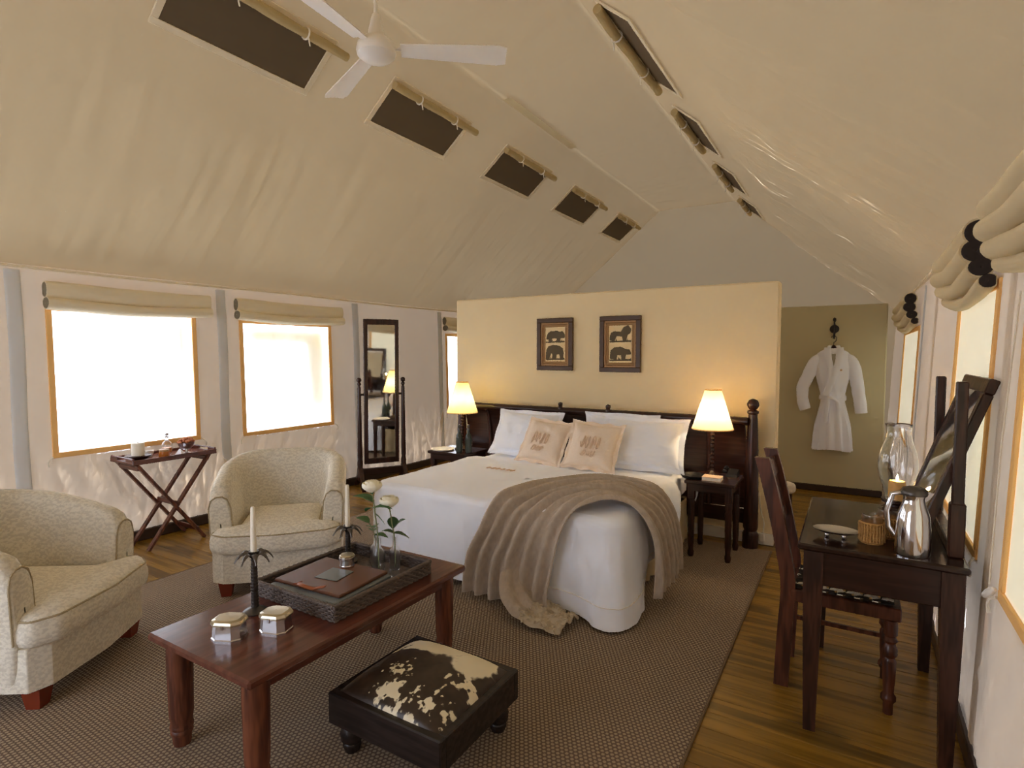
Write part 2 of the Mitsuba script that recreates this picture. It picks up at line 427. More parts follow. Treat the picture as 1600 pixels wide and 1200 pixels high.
# ---- gables and partitions
def gable(y):
    pts = [(xl(0), 0), (xr(0), 0), (XR, ZR), (FRX, FZ), (FLX, FZ), (XL, ZL)]
    v, f = trimesh.creation.triangulate_polygon(Polygon(pts).buffer(.07, join_style=2), engine='earcut')
    m = trimesh.Trimesh(np.c_[v, np.zeros(len(v))], f, process=False)
    m.apply_transform(np.array([[1, 0, 0, 0], [0, 0, -1, y], [0, 1, 0, 0], [0, 0, 0, 1.0]]))
    return m
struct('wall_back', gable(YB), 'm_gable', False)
wf = Polygon([(xl(0), 0), (xr(0), 0), (XR, ZR), (FRX, FZ), (FLX, FZ), (XL, ZL)]).difference(sbox(-3.9, .04, -1.5, 2.15))
_v, _f = trimesh.creation.triangulate_polygon(wf, engine='earcut'); wf = trimesh.Trimesh(np.c_[_v, np.zeros(len(_v))], _f, process=False); wf.apply_transform(np.array([[1, 0, 0, 0], [0, 0, -1, YF], [0, 1, 0, 0], [0, 0, 0, 1.0]]))
struct('wall_front', wf, 'm_wall', False)
struct('door_1')
for a, b in ((-3.9, -2.7), (-2.7, -1.5)):
    X, Z = np.meshgrid(np.linspace(a, b, 30), np.linspace(.03, 2.15, 20), indexing='ij')
    part('door_1', 'gauze_leaf', grid(np.stack([X, YF - .02 + .015 * np.sin(X * 14), Z], -1)), 'm_gauze', True)
    part('door_1', 'frame', cat(b2(a, a + .04, YF - .01, YF + .02, .0, 2.17), b2(b - .04, b, YF - .01, YF + .02, .0, 2.17), b2(a, b, YF - .01, YF + .02, 2.13, 2.17)), 'm_tape', 30)
WY = 4.77
struct('wall_middle', b2(-3.58, -0.50, WY, WY + .14, 0, 2.06, .012), 'm_plaster', 30)
struct('wall_corridor', b2(-0.95, 0.285, 6.97, 7.09, 0, 2.02, .01), 'm_plaster_olive', 30)
struct('trim_1', tube([(-4.90, y, 2.10 + .006 * math.sin(y * 2.1)) for y in np.linspace(YF, YB, 60)], 0.011, 6), 'm_canvas')
struct('trim_2', tube([(0.44, y, 2.065 + .006 * math.sin(y * 1.7)) for y in np.linspace(YF, YB, 60)], 0.011, 6), 'm_canvas')
struct('trim_3', grid([[(FLX - .005 + w, y, FZ - .024) for w in (0, .045, .09)] for y in np.linspace(4.5, 5.95, 12)]), 'm_gauze_shade')
struct('baseboard_left', b2(-4.89, -4.855, YF, YB, 0, .085, .006), 'm_skirt_dark', 30)
struct('baseboard_right', b2(0.385, 0.405, YF, YB, 0, .085, .006), 'm_skirt_dark', 30)
struct('baseboard_corridor', b2(-0.9, 0.285, 6.945, 6.97, 0, .07, .006), 'm_skirt_dark', 30)
struct('baseboard_middle', b2(-3.56, -0.50, WY - .02, WY, 0, .09, .004), 'm_white_paint', 30)
# pole sleeves sewn down the side walls
for j, y in enumerate((-0.07, 1.55, 3.035, 4.65, 6.2, 7.9)):
    z = np.linspace(0.09, 2.08, 20)
    m = grid([[(xl(a) + o, y + w + .004 * math.sin(a * 5), a) for w, o in ((-.045, .004), (-.03, .013), (.03, .013), (.045, .004))] for a in z])
    struct(f'trim_{10 + j}', m, 'm_sleeve', True)
for j, y in enumerate((1.0, 2.57, 4.75, 5.55)):
    z = np.linspace(0.09, 2.04, 12)
    m = grid([[(xr(a) - o, y + w, a) for w, o in ((-.035, .004), (-.024, .011), (.024, .011), (.035, .004))] for a in z])
    struct(f'trim_{20 + j}', m, 'm_wall' if j < 3 else 'm_sleeve', True)

# ================================================================ RUG
def rugmesh():
    m = b2(-3.9, -0.50, -0.9, 4.60, 0.0005, .009, .003)
    return m
RZ = 0.009
k = thing('rug', 'large brown woven rug with nubbly weave under the bed and coffee table', 'rug')
part(k, 'pile', rugmesh(), 'm_rug', 30)
for xa in (-0.500, -3.910):
    part(k, 'binding', b2(xa, xa + .010, -0.9, 4.605, 0.0005, .0105, .003), 'm_rug_edge', 30)

# ================================================================ BLINDS
def lobe_blind(name, label, xf, sgn, y0, y1, lobes, end_y, end_mat, group=None, fold_mat='m_canvas_tan'):
    """A raised canvas blind: stacked folds (offset, z, half depth, half height), one end capped dark for the shade inside."""
    k = thing(name, label, 'blind', group)
    yy = np.linspace(y0, y1, 26)
    th = np.linspace(0, 2 * PI, 20, endpoint=False)
    for li, (o, z, a, b) in enumerate(lobes):
        P, sagv = [], 0.012 * (li + 1)
        for y in yy:
            t = (y - y0) / (y1 - y0)
            w = 0.003 * math.sin(t * 5 + li) + 0.0015 * math.sin(t * 13 + 2 * li)
            zz = z - sagv * math.sin(t * PI)
            P.append([(xf(zz) + sgn * max(o + (a + w) * math.cos(q), 0.016), y, zz + (b + w) * math.sin(q)) for q in th])
        P = np.array(P)
        P = np.concatenate([P[:1] * 0.2 + P[:1].mean(1, keepdims=True) * 0.8, P, P[-1:] * 0.2 + P[-1:].mean(1, keepdims=True) * 0.8])
        part(k, 'fold', grid(P, closed_v=True), fold_mat, 50)
        e = P[1] if end_y < (y0 + y1) / 2 else P[-2]
        c = e.mean(0); d = np.array([0, -1 if end_y < (y0 + y1) / 2 else 1, 0])
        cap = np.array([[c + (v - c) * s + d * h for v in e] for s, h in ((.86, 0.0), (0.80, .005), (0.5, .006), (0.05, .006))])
        part(k, 'fold_end_shade', grid(cap, closed_v=True), end_mat, 40)  # dark cap paints the shade inside the open fold
    return k
LB = [(0.050, 1.955, 0.040, 0.062), (0.065, 1.860, 0.048, 0.042)]
lobe_blind('rolled_blind', 'long rolled up canvas blind above the window behind the folding tray table', xl, 1, 1.71, 2.90, LB, 0, 'm_fold_shade')
lobe_blind('rolled_blind', 'rolled up canvas blind above the window behind the tub armchair', xl, 1, 3.15, 4.40, LB, 0, 'm_fold_shade')
lobe_blind('rolled_blind', 'rolled up canvas blind seen end on beside the cream partition wall', xl, 1, 6.25, 7.40, LB, 0, 'm_fold_shade')
RB = [(0.085, 1.965, 0.050, 0.052), (0.088, 1.895, 0.048, 0.044), (0.068, 1.832, 0.044, 0.038), (0.042, 1.778, 0.034, 0.030)]
lobe_blind('roman_blind', 'gathered canvas blind with shade painted fold ends above the window behind the dressing mirror', xr, -1, 2.78, 3.80, RB, 0, 'm_black', None, 'm_canvas_roman')
lobe_blind('roman_blind', 'gathered canvas blind cut off by the right edge of the photo', xr, -1, 1.40, 2.52, [(o, z + .03, a, b) for o, z, a, b in RB], 0, 'm_black', None, 'm_canvas_roman')
lobe_blind('roman_blind', 'small distant gathered canvas blind with shade painted ends beside the robe wall', xr, -1, 5.82, 7.5, RB, 0, 'm_black', None, 'm_canvas_roman')

# ================================================================ ROOF VENTS
nL = np.array([0.634, 0, -0.773]); tL = np.array([0.773, 0, 0.634])
nR = np.array([-0.643, 0, -0.766]); tR = np.array([0.766, 0, -0.643])
def vent_at(base, n, t, x0, x1, y0, y1, up_at_start, label, group=None):
    """base + t*s along the slope; the net lies between s = x0 and x1; the rolled flap hangs at the upper edge."""
    k = thing('roof_vent', label, 'vent', group)
    P = lambda s, y, o: base + t * s + np.array([0, y, 0]) + n * o
    o = 0.016
    part(k, 'net', bar(P((x0 + x1) / 2, y0, o), P((x0 + x1) / 2, y1, o), abs(x1 - x0), 0.004, up=n), 'm_net', 30)
    w = 0.042
    fr = [bar(P(x0 - w / 2, y0 - w, o), P(x0 - w / 2, y1 + w, o), w, 0.012, up=n), bar(P(x1 + w / 2, y0 - w, o), P(x1 + w / 2, y1 + w, o), w, 0.012, up=n)]
    for y in (y0 - w / 2, y1 + w / 2):
        fr.append(bar(P(x0, y, o), P(x1, y, o), w, 0.012, up=n))
    part(k, 'border', cat(fr), 'm_canvas', 30)
    su = x0 if up_at_start else x1
    sgn = 1 if up_at_start else -1
    yy = np.linspace(y0 - .03, y1 + .13, 24)
    r = 0.030
    c = [P(su + sgn * 0.01, y, 0.055 + .004 * math.sin(y * 11)) for y in yy]
    part(k, 'rolled_flap', tube(c, [r * (1 + .06 * math.sin(y * 17)) for y in yy], 12), 'm_rolled', 50)
    for f in (0.28, 0.78):
        y = y0 + (y1 - y0) * f
        cc = P(su + sgn * 0.01, y, 0.055)
        ring = [cc + (t * math.cos(a) + n * math.sin(a)) * (r + .006) for a in np.linspace(0, 2 * PI, 14)]
        tail = [cc + n * (r + .004) + np.array([0, 0.004 * i, -0.018 * i]) for i in range(4)]
        part(k, 'tie', cat(tube(ring, 0.006, 6), tube(tail, 0.005, 5)), 'm_rope')
    return k
baseL = np.array([XL, 0, ZL])
sl = lambda x: (x - XL) / 0.773
spots = [(1.76, 2.74), (3.38, 4.32), (5.02, 5.95), (6.64, 7.56), (8.25, 9.03)]
names = ['largest roof vent nearest the ceiling fan hub, cut by the top of the photo', 'second roof vent from the front on the left slope, below the fan blade', 'middle roof vent of the five on the left slope',
         'fourth roof vent from the front on the left slope', 'smallest roof vent on the left slope, beside the back gable']
for (a, b), nm in zip(spots, names):
    vent_at(baseL, nL, tL, sl(-3.40), sl(-3.12), a, b, False, nm)
baseR = np.array([FRX, 0, FZ])
sr = lambda x: (x - FRX) / 0.766
names = ['largest roof vent on the right slope, seen at a glancing angle', 'second roof vent down the right slope', 'third roof vent down the right slope', 'farthest tiny roof vent on the right slope near the gable peak']
for (a, b), nm in zip([(3.30, 4.40), (5.0, 5.95), (6.64, 7.56), (8.25, 9.0)], names):
    vent_at(baseR, nR, tR, sr(-1.36), sr(-1.19), a, b, True, nm)

# ================================================================ CEILING FAN
fx, fy, fz = -2.24, 2.285, 3.12
k = thing('ceiling_fan', 'white three blade ceiling fan hanging on a rod from the tent ridge', 'fan')
part(k, 'motor_housing', lathe([(0, .075), (.04, .075), (.075, .06), (.1, .03), (.105, .0), (.1, -.02), (.075, -.04), (.045, -.052), (0, -.055)], 32, (fx, fy, fz)), 'm_fan')
part(k, 'canopy_cup', lathe([(0, .20), (.012, .20), (.02, .19), (.042, .10), (.042, .078), (0, .078)], 20, (fx, fy, fz)), 'm_fan')
part(k, 'rod', lathe([(0, FZ), (.011, FZ), (.011, fz + .18), (0, fz + .18)], 12, (fx, fy, 0)), 'm_fan')
for b in range(3):
    a = math.radians(36.7 + 120 * b)
    L = np.linspace(0.13, 0.70, 12)
    P = []
    for r in L:
        w = 0.045 + 0.028 * (r - .13) / .57
        if r > .68: w *= .8
        P.append([(r, s * w, 0.004 * (1 - s * s) - 0.22 * s * w) for s in np.linspace(-1, 1, 7)])
    part(k, 'blade', place(solid(P, 0.006), (fx, fy, fz + .012), a), 'm_fan')
    part(k, 'blade_iron', place(cat(rbox(.10, .03, .008, .002, (.13, 0, 0.008)), rbox(.05, .055, .006, .002, (.17, 0, .010))), (fx, fy, fz + .012), a), 'm_fan')

# ================================================================ FRAMED PRINTS
animals = {
    'hippo': [(-.9, -.35), (-.8, .1), (-.55, .32), (.2, .38), (.5, .25), (.75, .32), (.95, .1), (.98, -.2), (.7, -.25), (.55, -.15), (.45, -.55), (.3, -.55), (.25, -.25), (-.4, -.25), (-.45, -.55), (-.65, -.55), (-.68, -.2)],
    'elephant': [(-.95, -.7), (-.9, .2), (-.7, .55), (-.2, .7), (.4, .6), (.75, .4), (.85, .0), (.82, -.7), (.62, -.7), (.55, -.1), (.1, -.15), (.05, -.7), (-.2, -.7), (-.25, -.05), (-.5, 0), (-.7, -.6), (-.8, -.75)],
    'lion': [(-.95, -.5), (-.85, .05), (-.6, .2), (.1, .15), (.35, .6), (.7, .75), (.95, .45), (.85, .1), (.6, -.05), (.5, -.6), (.3, -.6), (.25, -.15), (-.4, -.1), (-.6, -.55), (-.8, -.55)],
    'buffalo': [(-.9, -.5), (-.85, .2), (-.5, .45), (0, .5), (.45, .3), (.85, .25), (.95, -.05), (.7, -.1), (.5, -.05), (.4, -.55), (.2, -.55), (.15, -.15), (-.35, -.15), (-.4, -.55), (-.65, -.55)]}
def print_frame(x0, x1, z0, z1, beasts, label, seed):
    k = thing('framed_print', label, 'picture', 'pair of framed animal prints above the headboard' if False else None)
    y = WY - 0.004
    def ringm(a0, a1, c0, c1, w, ya, yb):
        return cat(b2(a0, a1, ya, yb, c0, c0 + w), b2(a0, a1, ya, yb, c1 - w, c1), b2(a0, a0 + w, ya, yb, c0 + w, c1 - w), b2(a1 - w, a1, ya, yb, c0 + w, c1 - w))
    part(k, 'frame', ringm(x0, x1, z0, z1, .042, y - .03, y), 'm_frame_dark', 30)
    part(k, 'inner_frame', ringm(x0 + .042, x1 - .042, z0 + .042, z1 - .042, .016, y - .022, y - .002), 'm_frame_gold', 30)
    part(k, 'mount', ringm(x0 + .058, x1 - .058, z0 + .058, z1 - .058, .026, y - .014, y - .002), 'm_mat_tan', 30)
    px0, px1, pz0, pz1 = x0 + .084, x1 - .084, z0 + .084, z1 - .084
    part(k, 'sheet', b2(px0 - .01, px1 + .01, y - .008, y - .002, pz0 - .01, pz1 + .01, .001), 'm_paper', False)
    zm = (pz0 + pz1) / 2
    rnd = np.random.default_rng(seed)
    for (nm, zc) in zip(beasts, ((zm + pz1) / 2 + .005, (pz0 + zm) / 2 + .005)):
        sc = (px1 - px0) * 0.46
        pts = np.array(animals[nm]) * [sc, sc * 0.95]
        m = extr(Polygon(pts).buffer(.008).simplify(.001), .0025)
        g = [extr(Polygon([(-sc * 1.05 , -sc * .62), (sc * 1.05, -sc * .55), (sc * 1.0, -sc * .72), (-sc, -sc * .75)]), .002)]
        for _ in range(5):
            gx = rnd.uniform(-sc, sc); g.append(extr(Polygon([(gx, -sc * .7), (gx + .012, -sc * .7), (gx + .008, -sc * rnd.uniform(.3, .5))]), .002))
        M = np.array([[1, 0, 0, (px0 + px1) / 2], [0, 0, -1, y - .0075], [0, 1, 0, zc], [0, 0, 0, 1.0]])
        m.apply_transform(M); part(k, 'animal_drawing', m, 'm_ink', False)
        gm = cat(g); gm.apply_transform(M); part(k, 'grass_drawing', gm, 'm_ink', False)
    return k
print_frame(-2.60, -2.225, 1.345, 1.835, ('hippo', 'elephant'), 'smaller framed animal print, left of the two on the cream wall', 1)
print_frame(-1.96, -1.58, 1.338, 1.835, ('lion', 'buffalo'), 'framed print of a lion above another animal, right of the two on the cream wall', 2)

# ================================================================ BED
k = thing('bed', 'wide dark mahogany bed with panelled headboard and ball topped posts', 'bed')
HY0, HX0, HX1 = 4.62, -3.40, -0.65
def headpanel(x0, x1):
    # sleigh curve: profile (y, z) swept along x
    prof = [(.055, .22), (.055, .55), (.05, .70), (.035, .82), (.005, .92), (-.03, .965)]
    P = [[(x, HY0 + a, z) for a, z in prof] for x in np.linspace(x0, x1, 3)]
    m = solid(P, .03)
    return m
posts = [-2.27, -1.81, -0.97, -3.07]
edges = [HX0 + .05, -3.07, -2.27, -1.81, -0.97, HX1 - .05]
for a, b in zip(edges[:-1], edges[1:]):
    part(k, 'panel', headpanel(a, b), 'm_dark_x', 40)
part(k, 'top_rail', cat(tube([(x, HY0 - .03, .985) for x in np.linspace(HX0 + .03, HX1 - .03, 12)], .032, 14), b2(HX0 + .03, HX1 - .03, HY0 - .02, HY0 + .03, .99, 1.012)), 'm_dark_x', 40)
part(k, 'lower_rail', b2(HX0 + .03, HX1 - .03, HY0 + .02, HY0 + .07, .18, .30), 'm_dark_x', 30)
for x in posts:
    z = [(.055, .30), (.055, .55), (.05, .70), (.035, .82), (.005, .92), (-.03, .965)]
    tall = x in (-2.27, -1.81)
    m = tube([(x, HY0 + a - .022, zz) for a, zz in z], .02, 10)
    if tall:
        m = cat(m, lathe([(0, 0), (.022, 0), (.024, .02), (.016, .035), (.022, .05), (.02, .065), (0, .075)], 14, (x, HY0 - .035, .99)))
    part(k, 'mullion', m, 'm_dark_z', 40)
def headpost(x):
    m = lathe([(0, 0), (.058, 0), (.06, .10), (.045, .13), (.055, .16), (.052, .45), (.046, .75), (.036, .98), (.032, 1.03), (.042, 1.04), (.042, 1.055), (.024, 1.065)], 18, (x, HY0, RZ))
    ball = lathe([(.020, 1.06)] + [(.044 * math.sin(a), 1.105 - .044 * math.cos(a)) for a in np.linspace(.5, PI, 10)], 18, (x, HY0, RZ))
    return m, ball
for x in (HX0, HX1):
    a, b = headpost(x)
    p = part(k, 'post', a, 'm_dark_z', 40)
    part(p, 'finial', b, 'm_dark_z', 40)
part(k, 'base', b2(-2.86, -1.12, 2.98, 4.55, .16, .34, .01), 'm_dark_x', 30)
part(k, 'mattress', squad(.89, .80, .10, .25, .12, 14, 48, (-1.99, 3.78, .485)), 'm_linen', 60)
for x, y in ((-2.8, 3.05), (-1.18, 3.05)):
    part(k, 'leg', b2(x - .035, x + .035, y - .035, y + .035, RZ, .17), 'm_dark_z', 30)
P_ = [[(-1.035 + .012 * math.sin(t * 3) + .05 * w * (1 - abs(t - .5)), 4.36 + .10 * w, .57 - .20 * t) for w in (-.5, 0, .5)] for t in np.linspace(0, 1, 10)]
part(k, 'sheet_corner', solid(P_, .012), 'm_linen', 60)
# valance
def rrect(a, b, r, n=160):
    """Points of a rounded rectangle by arc length."""
    segs = []
    pts = []
    for cx, cy, a0 in ((a - r, b - r, 0), (-a + r, b - r, PI / 2), (-a + r, -b + r, PI), (a - r, -b + r, 1.5 * PI)):
        for t in np.linspace(0, PI / 2, 12):
            pts.append((cx + r * math.cos(a0 + t), cy + r * math.sin(a0 + t)))
    pts.append(pts[0]); pts = np.array(pts)
    s = np.r_[0, np.cumsum(np.linalg.norm(np.diff(pts, axis=0), axis=1))]
    q = np.linspace(0, s[-1], n, endpoint=False)
    return np.stack([np.interp(q, s, pts[:, 0]), np.interp(q, s, pts[:, 1])], -1)
rr = rrect(.88, .78, .06, 300)
ang = np.arange(300) / 300 * 2 * PI
nr = rr / np.linalg.norm(rr, axis=1, keepdims=True)
val = np.array([[(-1.99 + p[0] + n[0] * .012 * math.sin(a * 60) * h, 3.77 + p[1] + n[1] * .012 * math.sin(a * 60) * h, z) for p, n, a in zip(rr, nr, ang)] for z, h in ((.36, .2), (.25, .6), (.13, 1), (.03, 1.2))])
part(k, 'valance', grid(val, closed_v=True), 'm_skirt', 60)

# ---- duvet: rings from the middle out, over the edge, and down
DX, DY, DA, DB = -1.985, 3.485, 0.94, 0.635
N = 420
rr = rrect(DA, DB, .13, N)
t0 = rr / np.linalg.norm(rr, axis=1, keepdims=True)
# outward normals of the outline
tg = np.roll(rr, -1, 0) - np.roll(rr, 1, 0); tg /= np.linalg.norm(tg, axis=1, keepdims=True)
no = np.stack([tg[:, 1], -tg[:, 0]], -1)
idx = np.arange(N) / N
fold = (meshkit.fbm(np.stack([rr[:, 0] * 5, rr[:, 1] * 5, rr[:, 0] * 0], -1), 3, 12) - .5)
fold2 = np.sin(np.cumsum(np.linalg.norm(np.diff(np.r_[rr, rr[:1]], axis=0), axis=1)) * 22) * .5
rightside = np.clip((rr[:, 0] - .80) / .1, 0, 1) * np.clip((rr[:, 1] + .40) / .25, 0, 1)      # right long side hangs less
corner = np.exp(-((rr[:, 0] - .9) ** 2 + (rr[:, 1] + .59) ** 2) / .045)
hem = 0.055 + .16 * rightside + .022 * fold - .03 * corner
rings = []
for s in (0.02, .2, .4, .6, .75, .86, .93):
    rings.append([(p[0] * s, p[1] * s, .595 + .012 * (1 - s)) for p in rr])
for a in np.linspace(0.25, PI / 2, 6):
    o = -.06 + .06 * math.sin(a)
    rings.append([(p[0] + q[0] * o, p[1] + q[1] * o, .535 + .06 * math.cos(a)) for p, q in zip(rr, no)])
for h in np.linspace(0.06, 1, 14):
    ring = []
    for p, q, f, f2, e, cn in zip(rr, no, fold, fold2, hem, corner):
        z = .535 - (.535 - e) * h
        o = h * (.06 * f + .016 * f2 * (0.35 + 2.6 * cn)) + .03 * math.sin(h * PI) * (1 - .5 * h) + cn * .10 * h * h
        ring.append((p[0] + q[0] * o, p[1] + q[1] * o, z))
    rings.append(ring)
P = np.array(rings)
pz = meshkit.fbm(np.stack([P[..., 0] * 3.2, P[..., 1] * 3.2, P[..., 2] * 3], -1), 4, 6) - .5
fine = meshkit.fbm(np.stack([P[..., 0] * 9 + P[..., 1] * 4, P[..., 1] * 3, P[..., 2] * 2], -1), 3, 16) - .5
top = P[..., 2] > .53
P[..., 2] += np.where(top, pz * .035 + fine * .018, 0)
fs = meshkit.fbm(np.stack([P[..., 0] * 11, P[..., 1] * 11, P[..., 2] * 3.5], -1), 4, 26) - .5
P[..., 0] += np.where(top, 0, fs * .045 * no[None, :, 0]); P[..., 1] += np.where(top, 0, fs * .045 * no[None, :, 1])
P[..., 0] += DX; P[..., 1] += DY
P[..., 2] = np.maximum(P[..., 2], .014)
k = thing('duvet', 'white rumpled duvet hanging over the sides and foot of the bed', 'duvet')
part(k, 'cover', grid(P, closed_v=True), 'm_linen', True)
# a stitched hem band and a small embroidered motif on the turned top
hb = P[-4:-3, :][0]
part(k, 'stitched_seam', tube(np.r_[hb[250:400]] + 0.003 * np.r_[np.c_[no[250:400], np.zeros(150)]], .0022, 5), 'm_rope')
def squiggle(n, w, h, seed):
    r = np.random.default_rng(seed)
    out = []
    for i in range(n):
        cx = -w / 2 + w * (i + .5) / n
        a0 = r.uniform(0, 6); s = r.uniform(.6, 1.0)
        out.append([(cx + w / n * .6 * s * math.cos(a0 + q) * (1 - q / 9), h * s * math.sin(a0 + 1.3 * q) * .5) for q in np.linspace(0, 5.5, 16)])
    return out
part(k, 'embroidery', cat(*[tube([(-2.30 + u, 3.62 + v, .617) for u, v in s], .004, 5) for s in squiggle(6, .26, .05, 3)]), 'm_embroid')

# ---- pillows
def pillow(w, h, th, flange=0.0, frill=False, seed=0, n=40):
    a = np.linspace(-1, 1, n)
    U, V = np.meshgrid(a, a, indexing='ij')
    X = U * w / 2 * (1 - .07 * (1 - U ** 2) * 0 - .10 * (1 - V ** 2) * np.abs(U) ** 3 * 1.0)
    Z = V * h / 2 * (1 - .10 * (1 - U ** 2) * np.abs(V) ** 3)
    D = th / 2 * np.clip(1 - np.abs(U) ** 2.6, 0, 1) ** .55 * np.clip(1 - np.abs(V) ** 2.6, 0, 1) ** .55
    D = D * (1 + .35 * (meshkit.fbm(np.stack([U * 2.5, V * 2.5, U * 0 + seed], -1), 3, seed) - .5))
    wr = (meshkit.fbm(np.stack([U * 7, V * 3, U * 0 + seed + 5], -1), 3, seed + 1) - .5) * .012 * (1 - np.maximum(np.abs(U), np.abs(V)) ** 6)
    f = np.stack([X, -D - wr, Z], -1); b = np.stack([X, D * .8, Z], -1)
    m = cat(grid(f), grid(b))
    fl = []
    if flange or frill:
        ring = np.concatenate([f[:, 0], f[-1, 1:], f[::-1, -1][1:], f[0, ::-1][1:]])
        d = ring / np.linalg.norm(ring, axis=1, keepdims=True)
        s = np.arange(len(ring))
        wv = .007 * np.sin(s * .55) if frill else .006 * np.sin(s * .35 + seed)
        out = ring + d * (flange or .03) * (1 + (.18 * np.sin(s * .5)[:, None] if frill else 0))
        out[:, 1] += wv
        fl = solid(np.stack([ring, (ring + out) / 2 + np.c_[s * 0, wv * .5, s * 0], out], 1), .006)
    return m, fl
def add_pillow(name, label, m_, at, w, h, th, lean, rz, flange, frill, seed, group=None, emb=False, cat_='pillow', roll=0.0):
    m, fl = pillow(w, h, th, flange, frill, seed)
    k = thing(name, label, cat_, group)
    R = trimesh.transformations
    M = R.translation_matrix(at) @ R.rotation_matrix(rz, [0, 0, 1]) @ R.rotation_matrix(-lean, [1, 0, 0]) @ R.rotation_matrix(roll, [0, 1, 0]) @ R.translation_matrix((0, 0, h / 2))
    def pt(n, me, mm, sm=60):
        me = me.copy(); me.apply_transform(M); part(k, n, me, mm, sm)
    pt('cushion_body', m, m_, True)
    pt('frill' if frill else 'flange', fl, m_, 60)
    if emb:
        sq = squiggle(4, .16, .13, seed) + squiggle(3, .12, .05, seed + 1)
        pt('embroidery', cat(*[tube([(u, -th / 2 * 1.03 - .004, v + (.0 if i < 4 else -.09)) for u, v in s], .0042, 5) for i, s in enumerate(sq)]), 'm_embroid')
zt = .615
add_pillow('pillow', 'white pillow at the left end of the headboard, partly behind a beige cushion', 'm_linen', (-2.50, 4.25, zt), .62, .40, .17, .50, -.05, .04, False, 1)
add_pillow('pillow', 'plump white pillow at the right end of the headboard with a flanged edge', 'm_linen', (-1.41, 4.23, zt), .62, .40, .18, .50, .05, .045, False, 2)
add_pillow('pillow', 'white pillow lying behind the plump right hand pillow, mostly hidden', 'm_linen', (-1.66, 4.46, zt), .60, .37, .12, .14, .0, .04, False, 3)
add_pillow('scatter_cushion', 'square beige cushion with an embroidered monogram, nearer the window side of the bed', 'm_pillow_beige', (-2.20, 4.02, zt), .40, .37, .14, .55, -.08, .03, True, 4, None, True, 'cushion', .06)
add_pillow('scatter_cushion', 'square beige cushion with an embroidered monogram, nearer the lit lamp on the right', 'm_pillow_beige', (-1.74, 3.98, zt), .40, .38, .14, .55, .10, .03, True, 6, None, True, 'cushion', .08)

# ---- throw
inn = [(-1.44, 2.80, .03), (-1.41, 2.80, .30), (-1.36, 2.81, .47), (-1.27, 2.87, .61), (-1.17, 2.97, .645), (-1.07, 3.02, .62), (-.985, 3.03, .52), (-.955, 3.05, .36), (-.955, 3.06, .20), (-.96, 3.06, .13)]
out = [(-2.02, 2.80, .05), (-2.00, 2.80, .26), (-1.90, 2.80, .47), (-1.82, 2.89, .63), (-1.66, 3.20, .65), (-1.38, 3.47, .655), (-1.10, 3.52, .635), (-.985, 3.53, .50), (-.955, 3.56, .30), (-.955, 3.56, .16)]
def resample(p, n):
    from scipy.interpolate import make_interp_spline
    p = np.array(p, float)
    s = np.r_[0, np.cumsum(np.linalg.norm(np.diff(p, axis=0), axis=1))]; s /= s[-1]
    from scipy.interpolate import PchipInterpolator
    return PchipInterpolator(s, p)(np.linspace(0, 1, n))
A, B = resample(inn, 90), resample(out, 90)
nv = 110
v = np.linspace(0, 1, nv)
W = A[:, None] * (1 - v)[None, :, None] + B[:, None] * v[None, :, None]
bow = np.linspace(0, 1, 90)
W[..., 2] += .0
du, dv = np.gradient(W, axis=0), np.gradient(W, axis=1)
Nn = np.cross(du, dv); Nn /= np.linalg.norm(Nn, axis=2, keepdims=True)
cen = np.array([-1.8, 3.6, .2])
flip = np.sign(((W - cen) * Nn).sum(-1).mean()); Nn *= flip
U = np.linspace(0, 1, 90)[:, None]
pl = np.sin(v[None] * 2 * PI * 6.5 + 1.4 * np.sin(U * 5 + v[None] * 3) + 1.0 * np.sin(U * 9 + v[None] * 6)) * .5 + .5
pl2 = meshkit.fbm(np.stack([v[None] * 9 + U * 1.5, U * 3 + v[None] * 0, U * 0 + v[None] * 0], -1), 3, 9)
amp = .050 * (1 - .40 * np.sin(U * PI))
W = W + Nn * (.012 + amp * pl ** 1.3 + .045 * (pl2 - .3))[..., None]
W[..., 2] = np.maximum(W[..., 2], .02)
k = thing('throw_blanket', 'taupe knitted throw draped in an arc over the foot corner of the bed', 'throw')
part(k, 'cloth', solid(W, .008), 'm_throw', 60)
# the end that trails on the rug
P = []
for i, t in enumerate(np.linspace(0, 1, 36)):
    c = np.array([-1.66, 2.80, .22]) * (1 - t) ** 2 + 2 * t * (1 - t) * np.array([-1.60, 2.70, .02]) + t * t * np.array([-1.27, 2.69, .035])
    w = .09 + .045 * math.sin(t * PI * .9)
    d = np.array([.75, .65, 0]) * (1 - t) + np.array([.05, 1.0, 0]) * t; d /= np.linalg.norm(d)
    row = []
    for j, s in enumerate(np.linspace(-1, 1, 26)):
        h = .035 * max(0, 1 - s * s) ** .5 + .012 * math.sin(s * 9 + t * 4) * (1 - s * s) + .008 * math.sin(t * 30 + s * 5) * t
        row.append(c + d * s * w + np.array([0, -.02 * (1 - t), h]))
    P.append(row)
P = np.array(P); P[..., 2] = np.maximum(P[..., 2], .018)
part(k, 'trailing_end', solid(P[:24], .008), 'm_throw', 60)
fr = []
for i in range(240):
    t, s = rng.uniform(.60, .99), rng.uniform(-1, 1)
    a, b = P[int(t * 35), int((s + 1) / 2 * 25)], None
    q = rng.uniform(0, 2 * PI); L_ = rng.uniform(.012, .028)
    fr.append(tube([a + [0, 0, .002], a + [L_ * .6 * math.cos(q), L_ * .6 * math.sin(q), .012], a + [L_ * math.cos(q), L_ * math.sin(q), .004]], .0035, 5))
part(k, 'fringe', cat(solid(P[22:], .012), *fr), 'm_fringe', 60, kind='stuff')

